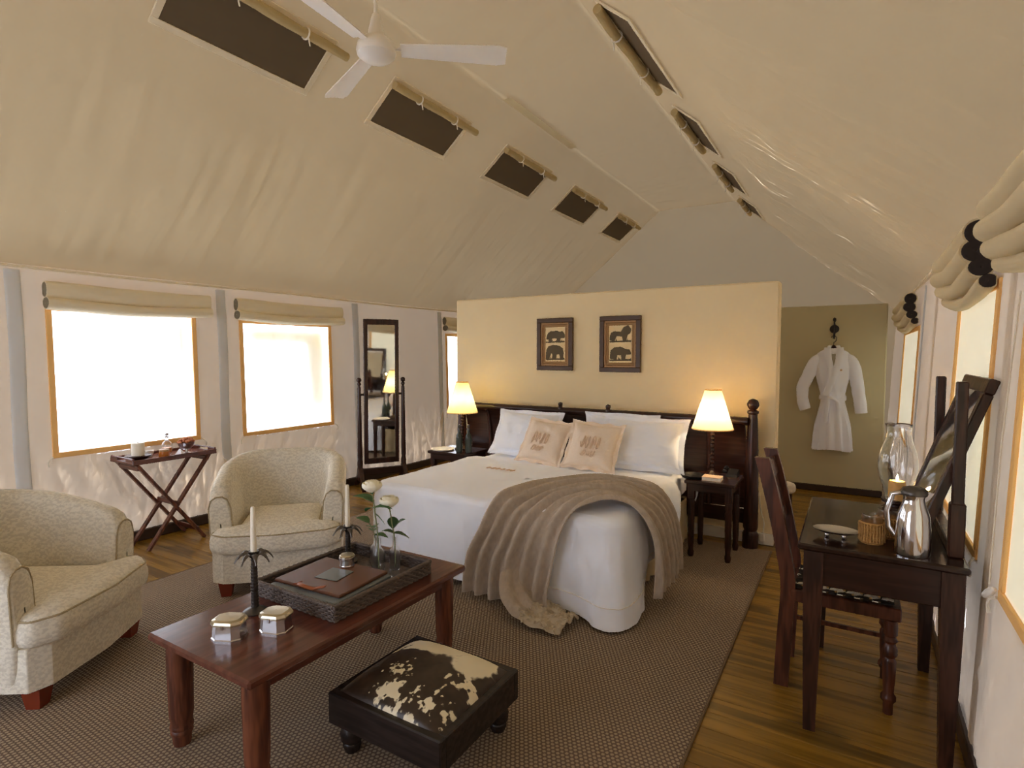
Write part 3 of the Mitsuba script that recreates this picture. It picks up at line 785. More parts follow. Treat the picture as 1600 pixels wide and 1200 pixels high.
# ================================================================ NIGHTSTANDS AND LAMPS
def nightstand(x0, x1, y0, y1, label):
    k = thing('nightstand', label, 'nightstand')
    part(k, 'table_top', b2(x0, x1, y0, y1, .555, .58, .005), 'm_dark_x', 30)
    part(k, 'apron', cat(b2(x0 + .03, x1 - .03, y0 + .02, y0 + .04, .50, .556), b2(x0 + .02, x0 + .04, y0 + .03, y1 - .03, .50, .556), b2(x1 - .04, x1 - .02, y0 + .03, y1 - .03, .50, .556)), 'm_dark_x', 30)
    for x in (x0 + .045, x1 - .045):
        for y in (y0 + .045, y1 - .045):
            m = cat(rbox(.05, .05, .12, .004, (x, y, .50)), lathe([(0, .44), (.024, .44), (.026, .40), (.022, .38), (.026, .36), (.022, .12), (.017, .06), (.024, .045), (.02, .02), (.016, RZ), (0, RZ)], 14, (x, y, 0)))
            part(k, 'leg', m, 'm_dark_z', 40)
nightstand(-1.04, -0.69, 4.14, 4.53, 'dark wooden nightstand under the right hand lamp, with a notebook on it')
nightstand(-3.46, -3.02, 4.14, 4.53, 'dark wooden nightstand at the window side of the bed, under the left lamp')

def lamp(x, y, z, label, shade_mat, power):
    k = thing('table_lamp', label, 'lamp')
    part(k, 'base', lathe([(0, 0), (.075, 0), (.075, .012), (.045, .025), (.022, .04), (.018, .05)], 24, (x, y, z)), 'm_dark_z', 40)
    pr = [(.018, .05)]
    for i in range(9):
        zz = .06 + i * .03
        pr += [(.013, zz), (.019, zz + .012), (.013, zz + .024)]
    pr += [(.012, .36), (.01, .42), (0, .42)]
    part(k, 'stem', lathe(pr, 14, (x, y, z)), 'm_dark_z', 50)
    zb, zt_ = .355, .650
    s = part(k, 'shade', lathe([(.150, zb), (.147, zb + .01), (.062, zt_ - .01), (.060, zt_)], 40, (x, y, z)), shade_mat, True)
    part(s, 'shade_trim', cat(lathe([(.1495, zb - .003), (.1525, zb), (.1515, zb + .006), (.1495, zb + .003)], 40, (x, y, z)), lathe([(.058, zt_ - .006), (.061, zt_ - .004), (.060, zt_ + .004), (.057, zt_)], 40, (x, y, z))), 'm_tape', 50)
    kk = key_of(f'{k}__bulb')
    b = trimesh.creation.icosphere(2, .03); b.apply_translation((x, y, z + .47))
    scene[kk] = {**mikit.ply(b, 'm_white_gloss', True), 'emitter': {'type': 'area', 'radiance': {'type': 'rgb', 'value': [power * 1.0, power * .78, power * .50]}}}
lamp(-0.90, 4.40, .58, 'lit table lamp with cream cone shade standing right of the pillows', 'm_shade', 2.6)
lamp(-3.22, 4.38, .58, 'lit table lamp with yellowish shade at the left end of the headboard', 'm_shade_green', 1.9)

k = thing('notebook', 'small cream covered notebook lying on the right nightstand', 'notebook')
part(k, 'pages', rbox(.128, .098, .022, .002, (-.86, 4.235, .594)), 'm_page', 30)
part(k, 'cover', cat(rbox(.134, .104, .004, .001, (-.86, 4.235, .607)), rbox(.134, .104, .003, .001, (-.86, 4.235, .582))), 'm_book', 30)
k = thing('telephone', 'black telephone on the right nightstand by the headboard post', 'telephone')
part(k, 'body', trimesh.convex.convex_hull(np.array([(-.80, 4.40, .581), (-.72, 4.40, .581), (-.72, 4.52, .581), (-.80, 4.52, .581), (-.795, 4.41, .60), (-.725, 4.41, .60), (-.725, 4.515, .625), (-.795, 4.515, .625)])), 'm_phone', 30)
part(k, 'handset', cat(tube([(-.81, 4.42, .632), (-.81, 4.46, .642), (-.81, 4.50, .638)], .012, 8), rbox(.03, .03, .024, .006, (-.81, 4.41, .622)), rbox(.03, .03, .024, .006, (-.81, 4.51, .628))), 'm_phone', 40)
k = thing('leather_dish', 'flat black leather dish on the right nightstand beside the pillow', 'dish')
part(k, 'tray', lathe([(0, 0), (.08, 0), (.095, .022), (.090, .022), (.076, .006), (0, .006)], 28, (-1.00, 4.26, .58)), 'm_phone', 40)
single('white_tray', lathe([(0, 0), (.10, 0), (.115, .012), (.11, .014), (.095, .006), (0, .006)], 28, (-3.36, 4.25, .58)), 'm_white_gloss', 'round white dish on the left nightstand near the window', 'dish')
def bottle(x, y, label):
    k = thing('water_bottle', label, 'bottle')
    part(k, 'glass_body', lathe([(0, 0), (.026, 0), (.03, .01), (.031, .13), (.026, .16), (.013, .185), (.012, .21), (0, .21)], 20, (x, y, .58)), 'm_bottle_dark', 40)
    part(k, 'stopper', lathe([(0, .21), (.016, .21), (.017, .225), (.010, .235), (.014, .25), (.01, .262), (0, .264)], 16, (x, y, .58)), 'm_pewter', 40)
bottle(-3.14, 4.22, 'dark glass bottle on the left nightstand, the one nearer the lamp base')
bottle(-3.055, 4.25, 'dark glass bottle on the left nightstand, the one nearer the pillows')
single('drinking_glass', lathe([(0, 0), (.026, 0), (.032, .09), (.029, .09), (.024, .008), (0, .008)], 18, (-3.095, 4.31, .58)), 'm_wax', 'small pale tumbler between the two dark bottles on the left nightstand', 'tumbler')
m = cat(b2(-.60, -.56, WY - .052, WY - .02, .03, .10, .005))
k = thing('wall_socket', 'white plug box with a cable low on the cream wall by the bed post', 'socket')
part(k, 'box', m, 'm_white_paint', 30)
part(k, 'cable', tube([(-.575, WY - .045, .09), (-.565, WY - .04, .18), (-.60, WY - .03, .30), (-.61, WY - .02, .42)], .004, 6), 'm_white_paint')

# ================================================================ CHEVAL MIRROR
k = thing('cheval_mirror', 'tall dark framed standing mirror tilting between two turned posts', 'mirror')
pl_, pr_ = np.array([-4.655, 4.42, 0]), np.array([-4.395, 4.84, 0])
dv_ = (pr_ - pl_); W_ = np.linalg.norm(dv_); dv_ /= W_
nf = np.array([dv_[1], -dv_[0], 0])
Mx = np.eye(4); Mx[:3, 0], Mx[:3, 1], Mx[:3, 2], Mx[:3, 3] = dv_, -nf, (0, 0, 1), (pl_ + pr_) / 2
def cm(mesh, tilt=0.0, zc=1.05):
    mesh = mesh.copy()
    if tilt:
        mesh.apply_transform(trimesh.transformations.rotation_matrix(tilt, [1, 0, 0], [0, 0, zc]))
    mesh.apply_transform(Mx)
    return mesh
fw, z0, z1, fb = .195, .27, 1.885, .042
fr = [b2(-fw, fw, -.018, .018, z0, z0 + fb + .02), b2(-fw, fw, -.018, .018, z1 - fb - .02, z1), b2(-fw, -fw + fb, -.018, .018, z0 + fb, z1 - fb), b2(fw - fb, fw, -.018, .018, z0 + fb, z1 - fb)]
f_ = part(k, 'frame', cm(cat(fr), .02), 'm_dark_z', 30)
part(f_, 'glass', cm(b2(-fw + fb - .005, fw - fb + .005, -.008, .008, z0 + fb, z1 - fb, .001), .02), 'm_mirror', False)
for s in (-1, 1):
    x = s * W_ / 2
    m = lathe([(0, .22), (.028, .22), (.03, .30), (.022, .33), (.026, .36), (.022, .80), (.019, 1.12), (.013, 1.15), (.022, 1.16), (.022, 1.175), (.012, 1.185)] + [(.027 * math.sin(a), 1.212 - .027 * math.cos(a)) for a in np.linspace(.5, PI, 8)], 14, (x, 0, 0))
    p = part(k, 'post', cm(m), 'm_dark_z', 40)
    foot = []
    for sg in (-1, 1):
        foot.append(solid([[(x + w, sg * a, z) for w in (-.022, .022)] for a, z in ((0, .25), (.04, .21), (.09, .12), (.13, .06), (.20, .02))], .035))
    part(p, 'foot', cm(cat(*foot, rbox(.05, .06, .14, .006, (x, 0, .16)))), 'm_dark_z', 40)
    part(p, 'pivot', cm(trimesh.creation.cylinder(.012, W_ / 2 - fw, transform=trimesh.transformations.rotation_matrix(PI / 2, [0, 1, 0])).apply_translation((s * (fw + W_ / 2) / 2, 0, 1.05))), 'm_iron')
part(k, 'stretcher', cm(cat(b2(-W_ / 2, W_ / 2, -.02, .02, .15, .225, .006))), 'm_dark_x', 30)

# ================================================================ ROBE WALL
rx, ry = -0.19, 6.97
k = thing('wall_hook', 'black iron coat hook on the olive wall above the white robe', 'hook')
part(k, 'plate', place(lathe([(0, 0), (.045, 0), (.045, .008), (.036, .014), (0, .014)], 24), (rx, ry - .001, 1.765), 0, PI / 2), 'm_iron')
part(k, 'stem', cat(tube([(rx, ry - .012, 1.66), (rx, ry - .016, 1.76), (rx, ry - .016, 1.86)], [.008, .012, .006], 8), squad(.016, .012, .022, 1, 1, 8, 12, (rx, ry - .016, 1.865)), tube([(rx, ry - .012, 1.72), (rx, ry - .05, 1.69), (rx, ry - .07, 1.72)], .008, 8)), 'm_iron')
k = thing('clothes_hanger', 'dark wooden hanger carrying the white robe', 'hanger')
part(k, 'hook', tube([(rx, ry - .065, 1.58)] + [(rx, ry - .065 + .0, 1.60)] + [(rx + .025 * math.sin(a), ry - .062, 1.66 - .035 * math.cos(a)) for a in np.linspace(0, 4.4, 12)], .004, 6), 'm_iron')
part(k, 'yoke', tube([(rx + s * .13, ry - .065, 1.535 - .05 * abs(s) ** 1.5 + .045 * math.exp(-(s * 5) ** 2)) for s in np.linspace(-1, 1, 17)], [.011 + .01 * math.exp(-(s * 4) ** 2) for s in np.linspace(-1, 1, 17)], 8), 'm_dark_x')

k = thing('bathrobe', 'short white bathrobe with tied belt hanging on the olive wall', 'robe')
secs = [(1.56, .055, .040), (1.545, .095, .046), (1.515, .14, .05), (1.47, .172, .055), (1.36, .172, .065), (1.22, .150, .06), (1.08, .115, .055), (1.00, .110, .055), (.92, .125, .058), (.76, .150, .062), (.60, .168, .066), (.475, .178, .068)]
zz = np.linspace(1.56, .475, 44)
sec = np.array(secs)
aw, ad = np.interp(-zz, -sec[:, 0], sec[:, 1]), np.interp(-zz, -sec[:, 0], sec[:, 2])
th = np.arange(72) * 2 * PI / 72
P = []
for z, a, d in zip(zz, aw, ad):
    sk = np.clip((1.02 - z) / .3, 0, 1)
    r = 1 + sk * .13 * np.sin(th * 11 + z * 2) + .02 * np.sin(th * 7 + z * 9)
    skew = -.012 * (z - 1.0)
    P.append(np.stack([rx + .004 + skew + a * np.cos(th) * r, ry - .075 + d * np.sin(th) * r, np.full(72, z) + .008 * sk * np.sin(th * 3)], -1))
part(k, 'body', grid(np.array(P), closed_v=True), 'm_robe', True)
for s, el, cu in ((-1, (-.475, 1.12), (-.44, .90)), (1, (.045, 1.12), (.078, .885))):
    pts = resample([(rx + s * .095, ry - .075, 1.49), (rx + s * .175, ry - .076, 1.40), ((rx + s * .19 + el[0]) / 2, ry - .08, 1.25), (el[0], ry - .085, el[1]), (cu[0], ry - .08, cu[1])], 20)
    rad = np.interp(np.linspace(0, 1, 20), [0, .12, .35, .7, 1], [.035, .060, .064, .058, .052])
    m = tube(pts, rad, 20)
    m.vertices[:, 1] = (m.vertices[:, 1] - (ry - .075)) * .7 + ry - .075
    q = meshkit.fbm(m.vertices * 22, 2, 3) - .5
    m.vertices += np.c_[q * .012, q * .01, q * 0]
    sl_ = part(k, 'sleeve', m, 'm_robe', True)
    cuff = tube(pts[-4:], rad[-4:] + .004, 20); cuff.vertices[:, 1] = (cuff.vertices[:, 1] - (ry - .075)) * .7 + ry - .075
    part(sl_, 'cuff', cuff, 'm_robe', 50)
def strip(pts, w, th_=.020):
    pts = resample(pts, 18)
    return solid([[p + np.array([-w / 2, 0, 0]), p + np.array([-w / 4, -.006, 0]), p + np.array([w / 4, -.006, 0]), p + np.array([w / 2, 0, 0])] for p in pts], th_)
part(k, 'collar', cat(strip([(rx - .055, ry - .10, 1.565), (rx - .045, ry - .135, 1.45), (rx - .01, ry - .142, 1.30), (rx + .0, ry - .14, 1.12)], .06),
                      strip([(rx + .06, ry - .10, 1.565), (rx + .055, ry - .142, 1.44), (rx + .0, ry - .150, 1.25), (rx - .06, ry - .142, 1.06)], .062),
                      tube([(rx - .05, ry - .075, 1.575), (rx, ry - .05, 1.57), (rx + .055, ry - .075, 1.575)], .018, 8)), 'm_robe', 50)
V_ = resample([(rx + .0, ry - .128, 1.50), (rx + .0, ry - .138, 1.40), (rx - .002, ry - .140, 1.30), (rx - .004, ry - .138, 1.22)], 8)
part(k, 'neck_lining_shade', solid([[p + [-w, 0, 0], p, p + [w, 0, 0]] for p, w in zip(V_, np.linspace(.045, .006, 8))], .004), 'm_lining_shade', 50)  # lining wedge, its grey painted for the shade between the collars
bz = 1.035
ring = [(rx + .004 + .122 * math.cos(a), ry - .075 + .064 * math.sin(a), bz + .01 * math.sin(a * 2)) for a in np.linspace(0, 2 * PI, 40)]
belt = solid([[np.array(p) + [0, 0, -.02], np.array(p) + [0, 0, .02]] for p in ring], .01)
part(k, 'belt', cat(belt, squad(.03, .018, .024, .7, .7, 10, 14, (rx - .02, ry - .15, bz)), strip([(rx - .03, ry - .15, bz), (rx - .045, ry - .155, .92), (rx - .055, ry - .15, .78)], .03), strip([(rx - .01, ry - .15, bz), (rx + .05, ry - .155, .99), (rx + .06, ry - .155, .90)], .03)), 'm_robe', 50)
part(k, 'crest', place(lathe([(0, 0), (.012, 0), (.012, .003), (0, .003)], 12), (rx + .075, ry - .142, 1.33), 0, PI / 2), 'm_embroid')

# ================================================================ DESK, CHAIR AND WHAT STANDS ON THE DESK
DX0, DX1, DY0, DY1, DZ = -.170, .365, 2.44, 3.29, .76
k = thing('writing_desk', 'dark wooden writing desk with tapered legs against the right tent wall', 'desk')
part(k, 'table_top', b2(DX0, DX1, DY0, DY1, DZ - .026, DZ, .007), 'm_desk', 30)
part(k, 'apron', cat(b2(DX0 + .06, DX1 - .05, DY0 + .03, DY0 + .052, DZ - .165, DZ - .025), b2(DX0 + .06, DX1 - .05, DY1 - .052, DY1 - .03, DZ - .165, DZ - .025), b2(DX0 + .045, DX0 + .067, DY0 + .05, DY1 - .05, DZ - .14, DZ - .025), b2(DX1 - .05, DX1 - .03, DY0 + .05, DY1 - .05, DZ - .165, DZ - .025)), 'm_dark_x', 30)
for x in (DX0 + .055, DX1 - .045):
    for y in (DY0 + .05, DY1 - .05):
        a = trimesh.convex.convex_hull(np.array([(x + i * w, y + j * w, z) for i in (-1, 1) for j in (-1, 1) for w, z in ((.034, DZ - .03), (.034, DZ - .17), (.021, 0))]))
        part(k, 'leg', a, 'm_desk_z', 30)

k = thing('dining_chair', 'dark wooden chair with woven strip seat pushed up to the writing desk', 'chair')
cy0, cy1 = 2.765, 3.06
for i, y in enumerate((cy0, cy1)):
    pts = resample([(-.245, y, 0), (-.235, y, .25), (-.225, y, .45), (-.255, y, .65), (-.300, y, .86), (-.345, y, 1.03)], 20)
    P = [[p + np.array(o) for o in ((-.03, -.018, 0), (.03, -.018, 0), (.03, .018, 0), (-.03, .018, 0))] for p in pts]
    P = np.array(P); P = np.concatenate([P[:1].mean(1, keepdims=True).repeat(4, 1), P, P[-1:].mean(1, keepdims=True).repeat(4, 1)])
    part(k, 'back_post', grid(P, closed_v=True), 'm_chair_wood', 30)
for x, z, w in ((-.325, .955, .085), (-.275, .74, .05)):
    part(k, 'back_rail', bar((x, cy0, z), (x, cy1, z), w, .022, up=(1, 0, .25)), 'm_chair_wood', 30)
for j in range(5):
    y = cy0 + .05 + (cy1 - cy0 - .1) * j / 4
    part(k, 'back_slat', bar((-.318, y, .93), (-.275, y, .75), .028, .012, up=(1, 0, 0)), 'm_chair_wood', 30)
part(k, 'seat_frame', cat(b2(-.215, .19, cy0 - .02, cy0 + .025, .40, .455), b2(-.215, .19, cy1 - .025, cy1 + .02, .40, .455), b2(-.235, -.19, cy0, cy1, .40, .455), b2(.15, .195, cy0 - .02, cy1 + .02, .40, .455)), 'm_chair_wood', 30)
st = []
for i in range(11):
    x = -.185 + i * .032
    st.append((x, rng.uniform(-.3, .3)))
for i, (x, ph) in enumerate(st):
    yy = np.linspace(cy0 - .005, cy1 + .005, 15)
    P = [[(x + w, y, .462 + .004 * math.sin((y - cy0) / .032 * PI + i * PI)) for w in (-.011, .011)] for y in yy]
    part(k, 'seat_strap', solid(P, .004), 'm_rope' if i % 2 else 'm_black', 40)
for i in range(9):
    y = cy0 + .015 + i * .034
    xx = np.linspace(-.20, .17, 24)
    P = [[(x, y + w, .462 - .004 * math.sin((x + .185) / .032 * PI + i * PI)) for w in (-.011, .011)] for x in xx]
    part(k, 'cross_strap', solid(P, .004), 'm_rope' if i % 3 == 1 else 'm_black', 40)
for y in (cy0, cy1):
    m = lathe([(0, .40), (.026, .40), (.026, .34), (.018, .33), (.028, .315), (.018, .30), (.027, .28), (.028, .255), (.018, .24), (.025, .225), (.023, .15), (.019, .09), (.028, .075), (.028, .06), (.018, .045), (.018, 0), (0, 0)], 16, (.160, y, 0))
    part(k, 'front_leg', m, 'm_chair_wood', 45)
part(k, 'stretcher', cat(bar((-.235, cy1, .20), (.16, cy1, .20), .02, .02), bar((-.23, (cy0), .30), (-.23, cy1, .30), .02, .03, up=(0, 0, 1))), 'm_chair_wood', 30)

k = thing('vanity_mirror', 'tilting dressing mirror in dark wooden stand on the writing desk', 'mirror')
ux, uy0, uy1 = .335, 2.565, 3.145
for y in (uy0, uy1):
    part(k, 'upright', cat(b2(ux - .018, ux + .018, y - .016, y + .016, DZ, 1.40, .004), b2(ux - .024, ux + .024, y - .02, y + .02, DZ, DZ + .2, .005)), 'm_desk_z', 30)
part(k, 'base_rail', b2(ux - .02, ux + .02, uy0, uy1, DZ, DZ + .045), 'm_desk_z', 30)
vf = [b2(-.016, .016, uy0 + .02, uy1 - .02, .27, .325), b2(-.016, .016, uy0 + .02, uy1 - .02, -.325, -.27), b2(-.016, .016, uy0 + .02, uy0 + .07, -.27, .27), b2(-.016, .016, uy1 - .07, uy1 - .02, -.27, .27)]
tl = 0.32
f_ = part(k, 'tilting_frame', place(cat(vf), (.328, 0, 1.10), 0, 0, tl), 'm_desk_z', 30)
part(f_, 'mirror_glass', place(b2(-.010, .004, uy0 + .065, uy1 - .065, -.275, .275, .001), (.328, 0, 1.10), 0, 0, tl), 'm_mirror', False)

k = thing('hurricane_lamp', 'tall clear glass hurricane shade over a candle at the back of the desk', 'candle lamp')
hx, hy = .19, 3.205
part(k, 'wooden_base', lathe([(0, 0), (.058, 0), (.06, .012), (.045, .022), (.045, .03), (.062, .04), (.062, .052), (0, .052)], 28, (hx, hy, DZ)), 'm_dark_z', 40)
pr = np.array([(.048, .054), (.056, .10), (.075, .16), (.082, .21), (.076, .27), (.056, .335), (.050, .37), (.056, .41)])
hz = resample([(a, 0, b) for a, b in pr], 26)
outer = [(p[0], p[2]) for p in hz]; inner = [(p[0] - .0028, p[2]) for p in hz[::-1]]
part(k, 'glass_chimney', lathe(outer + inner + [outer[0]], 40, (hx, hy, DZ)), 'm_glass', True)
c_ = part(k, 'candle', lathe([(0, .052), (.034, .052), (.035, .135), (.03, .14), (0, .136)], 24, (hx, hy, DZ)), 'm_wax_gold', 40)
fl = lathe([(0, 0), (.004, .004), (.0055, .010), (.003, .02), (0, .028)], 10, (hx, hy, DZ + .143))
scene[f'{c_}__flame'] = {**mikit.ply(fl, 'm_wax', True), 'emitter': {'type': 'area', 'radiance': {'type': 'rgb', 'value': [9.0, 5.6, 2.2]}}}

k = thing('thermos_jug', 'polished steel thermos jug on the near corner of the desk', 'jug')
jx, jy = .203, 2.522
part(k, 'body', lathe([(0, 0), (.052, 0), (.055, .006), (.056, .03), (.055, .10), (.050, .15), (.038, .185), (.034, .20), (.034, .212), (.039, .225), (.0, .225)], 40, (jx, jy, DZ)), 'm_steel', 50)
part(k, 'lid', lathe([(0, .222), (.041, .222), (.043, .232), (.038, .245), (.02, .252), (0, .254)], 32, (jx, jy, DZ)), 'm_pewter', 50)
part(k, 'spout', cat(trimesh.convex.convex_hull(np.array([(jx + .02, jy - .015, DZ + .19), (jx + .02, jy + .015, DZ + .19), (jx + .03, jy - .014, DZ + .235), (jx + .03, jy + .014, DZ + .235), (jx + .060, jy - .004, DZ + .235), (jx + .060, jy + .004, DZ + .235), (jx + .045, jy, DZ + .205)]))), 'm_steel', 40)
part(k, 'handle', tube([(jx - .034, jy + .01, DZ + .225), (jx - .066, jy + .012, DZ + .215), (jx - .082, jy + .013, DZ + .15), (jx - .076, jy + .012, DZ + .09), (jx - .054, jy + .01, DZ + .06)], [.008, .010, .010, .010, .008], 10), 'm_steel', 60)
def wjar(x, y, label):
    k = thing('wicker_jar', label, 'jar')
    m = cat(*[lathe([(.040, zc - .0055), (.0445, zc), (.040, zc + .0055)], 30, (x, y, DZ)) for zc in np.linspace(.008, .078, 8)])
    v_ = cat(*[tube([(x + (.043 + .002 * ((i + j) % 2)) * math.cos(a), y + (.043 + .002 * ((i + j) % 2)) * math.sin(a), DZ + .008 + .010 * j) for j in range(8)], .0028, 5) for i, a in enumerate(np.arange(26) * 2 * PI / 26)])
    part(k, 'woven_sleeve', cat(m, v_, lathe([(0, 0), (.040, 0), (.040, .08), (.038, .08), (.036, .004), (0, .004)], 26, (x, y, DZ))), 'm_wicker', 50)
    part(k, 'glass', lathe([(.036, .01), (.0365, .105), (.037, .112), (.0345, .112), (.034, .012)], 28, (x, y, DZ)), 'm_glass_thin', True)
wjar(.078, 2.60, 'wicker sleeved glass jar in front, beside the small soap dish')
wjar(.135, 2.715, 'wicker sleeved glass jar half hidden behind the thermos jug')
k = thing('soap_dish', 'oval white dish on little feet at the edge of the desk', 'dish')
part(k, 'bowl', lathe([(0, .014), (.07, .024), (.078, .027), (.082, .032), (.076, .033), (.048, .022), (0, .020)], 32, (-.045, 2.60, DZ), .72), 'm_silver', 50)
for a in (0.6, 2.5, 3.8, 5.6):
    part(k, 'foot', squad(.009, .009, .010, .8, .8, 8, 10, (-.045 + .038 * math.cos(a), 2.60 + .028 * math.sin(a), DZ + .010)), 'm_silver', 60)
k = thing('rope_cleat', 'white cord toggle on the right tent wall beside the near window', 'toggle')
part(k, 'knob', place(squad(.012, .012, .03, .8, .9, 12, 14), (xr(.72) - .03, 2.37, .715), 0, .6, .5), 'm_white_gloss', 60)
part(k, 'cord', tube([(xr(1.7) - .02, 2.38, 1.70), (xr(1.2) - .03, 2.39, 1.2), (xr(.74) - .03, 2.375, .74)], .003, 5), 'm_rope')
k = thing('pouffe', 'small round pinkish stool on the boards behind the chair, by the partition end', 'stool')
part(k, 'seat', squad(.10, .10, .055, .6, 1, 14, 28, (-.55, 6.05, .195)), 'm_pillow_beige2', 60)
part(k, 'base', lathe([(0, 0), (.07, 0), (.07, .15), (0, .15)], 24, (-.55, 6.05, 0)), 'm_dark_z', 40)

# ================================================================ TUB ARMCHAIRS
def armchair(cx, cy, n, label):
    k = thing('tub_armchair', label, 'armchair')
    rz = math.atan2(n[1], n[0]) - PI / 2                 # local +y is the way the chair faces
    pl = lambda m: place(m, (cx, cy, RZ), rz)
    # path of the shell's middle line, from one front end round the back to the other
    pth = [(.31, .25), (.315, .10), (.315, -.05)] + [(.315 * math.cos(a), -.07 + .27 * math.sin(-a)) for a in np.linspace(.12, PI - .12, 15)] + [(-.315, -.05), (-.315, .10), (-.31, .25)]
    pth = resample([(x, y, 0) for x, y in pth], 64)[:, :2]
    L = np.linspace(0, 1, 64); e = 1 - np.abs(2 * L - 1)           # 0 at the fronts, 1 at the back
    zt_ = .645 + .16 * np.clip(e / .7, 0, 1) ** .75
    zt_ = zt_ - .035 * np.clip(1 - e / .05, 0, 1) ** 2
    th_ = .062 + .0 * e
    tgp = np.gradient(pth, axis=0); tgp /= np.linalg.norm(tgp, axis=1, keepdims=True)
    nrm = np.stack([tgp[:, 1], -tgp[:, 0]], -1)
    P = []
    for p, q, z, t, ee in zip(pth, nrm, zt_, th_, e):
        lean = .10 * np.clip((ee - .6) / .4, 0, 1) - .06
        sec_ = [(-t, .12), (-t - .004, .3), (-t, z - .07), (-t * .75, z - .022), (-t * .3, z - .002), (t * .3, z), (t * .75, z - .02), (t, z - .07), (t + .004, .3), (t - .008, .12)]
        P.append([(p[0] + q[0] * (o + lean * (zz - .12)), p[1] + q[1] * (o + lean * (zz - .12)), zz) for o, zz in sec_])
    P = np.array(P)
    c0, c1 = P[0].mean(0), P[-1].mean(0)
    f0, f1 = np.array([0, .022, 0]), np.array([0, .022, 0])
    P = np.concatenate([[c0 + f0 + (P[0] - c0) * .05], [c0 + f0 + (P[0] - c0) * .80], [c0 + f0 * .7 + (P[0] - c0) * .94], P, [c1 + f1 * .7 + (P[-1] - c1) * .94], [c1 + f1 + (P[-1] - c1) * .80], [c1 + f1 + (P[-1] - c1) * .05]])
    part(k, 'shell', pl(grid(P, closed_v=True)), 'm_arm', 50)
    # welts along the shell's front ends
    for E in (P[3], P[-4]):
        part(k, 'piping', pl(tube(E[1:9] + [0, .012, 0], .0045, 6)), 'm_piping')
    # seat body below the cushion
    body = extr(Polygon([(-.355, -.26), (.355, -.26), (.362, .30), (.30, .345), (0, .375), (-.30, .345), (-.362, .30)]).buffer(.012), .185, .095)
    part(k, 'seat_base', pl(body), 'm_arm', 40)
    # T-shaped seat cushion
    out_ = Polygon([(-.245, -.25), (.245, -.25), (.25, .22), (.375, .235), (.385, .33), (.30, .40), (0, .435), (-.30, .40), (-.385, .33), (-.375, .235), (-.25, .22)]).buffer(-.03).buffer(.03)
    rows_ = []
    for ins, z in ((.21, .285), (.03, .278), (.008, .288), (0, .315), (0, .36), (.010, .392), (.035, .414), (.08, .428), (.15, .436), (.20, .438), (.235, .439)):
        o = out_.buffer(-min(ins, .235))
        if o.geom_type != 'Polygon': o = max(o.geoms, key=lambda g: g.area)
        r = o.exterior
        q = np.array([r.interpolate(d, normalized=True).coords[0] for d in np.linspace(0, 1, 120, endpoint=False)])
        a0 = np.argmin(np.abs(np.arctan2(q[:, 1] - .08, q[:, 0]) + PI / 2)); q = np.roll(q, -a0, 0)
        if not r.is_ccw: q = np.roll(q[::-1], 1, 0)
        rows_.append(np.c_[q, np.full(120, z)])
    R_ = np.array(rows_); R_ = np.concatenate([R_[:1].mean(1, keepdims=True).repeat(120, 1), R_, R_[-1:].mean(1, keepdims=True).repeat(120, 1)])
    m = grid(R_, closed_v=True)
    m.invert()
    part(k, 'seat_cushion', pl(m), 'm_arm', 60)
    part(k, 'cushion_piping', pl(tube(np.r_[rows_[5], rows_[5][:1]] + [0, 0, .002], .0045, 6, False)), 'm_piping')
    for x in (-.30, .30):
        for y, s in ((.285, 1), (-.25, -1)):
            m = trimesh.convex.convex_hull(np.array([(x + i * w, y + j * w + .0, z) for i in (-1, 1) for j in (-1, 1) for w, z in ((.042, .10), (.028, 0.0))]))
            part(k, 'leg', pl(m), 'm_leg_red', 30)
    return k
def unit(a): a = np.array(a, float); return a / np.linalg.norm(a)
n1 = unit((.83, .55)); c1 = np.array([-3.05, 1.21]) - n1 * .33
armchair(c1[0], c1[1], n1, 'cream tub armchair at the left edge of the photo, facing the coffee table')
n2 = unit((.72, -.69)); c2 = np.array([-3.02, 2.17]) - n2 * .36
armchair(c2[0], c2[1], n2, 'cream tub armchair with curved back standing before the second window')

# ================================================================ COFFEE TABLE AND WHAT STANDS ON IT
TX0, TX1, TY0, TY1, TZ = -2.25, -1.625, 1.055, 2.235, .45
k = thing('coffee_table', 'long reddish brown wooden coffee table with round legs on the rug', 'coffee table')
part(k, 'table_top', b2(TX0, TX1, TY0, TY1, TZ - .032, TZ, .008), 'm_mahog_y', 30)
part(k, 'apron', cat(b2(TX0 + .09, TX1 - .09, TY0 + .06, TY0 + .08, TZ - .085, TZ - .03), b2(TX0 + .09, TX1 - .09, TY1 - .08, TY1 - .06, TZ - .085, TZ - .03), b2(TX0 + .05, TX0 + .07, TY0 + .09, TY1 - .09, TZ - .085, TZ - .03), b2(TX1 - .07, TX1 - .05, TY0 + .09, TY1 - .09, TZ - .085, TZ - .03)), 'm_mahog_y', 30)
for x in (TX0 + .085, TX1 - .072):
    for y in (TY0 + .072, TY1 - .085):
        part(k, 'leg', lathe([(0, TZ - .03), (.045, TZ - .03), (.046, .34), (.042, .13), (.037, .095), (.041, .088), (.041, .078), (.036, .072), (.039, .064), (.039, .056), (.034, .05), (.032, .02), (.029, RZ), (0, RZ)], 22, (x, y, 0)), 'm_mahog_z', 40)

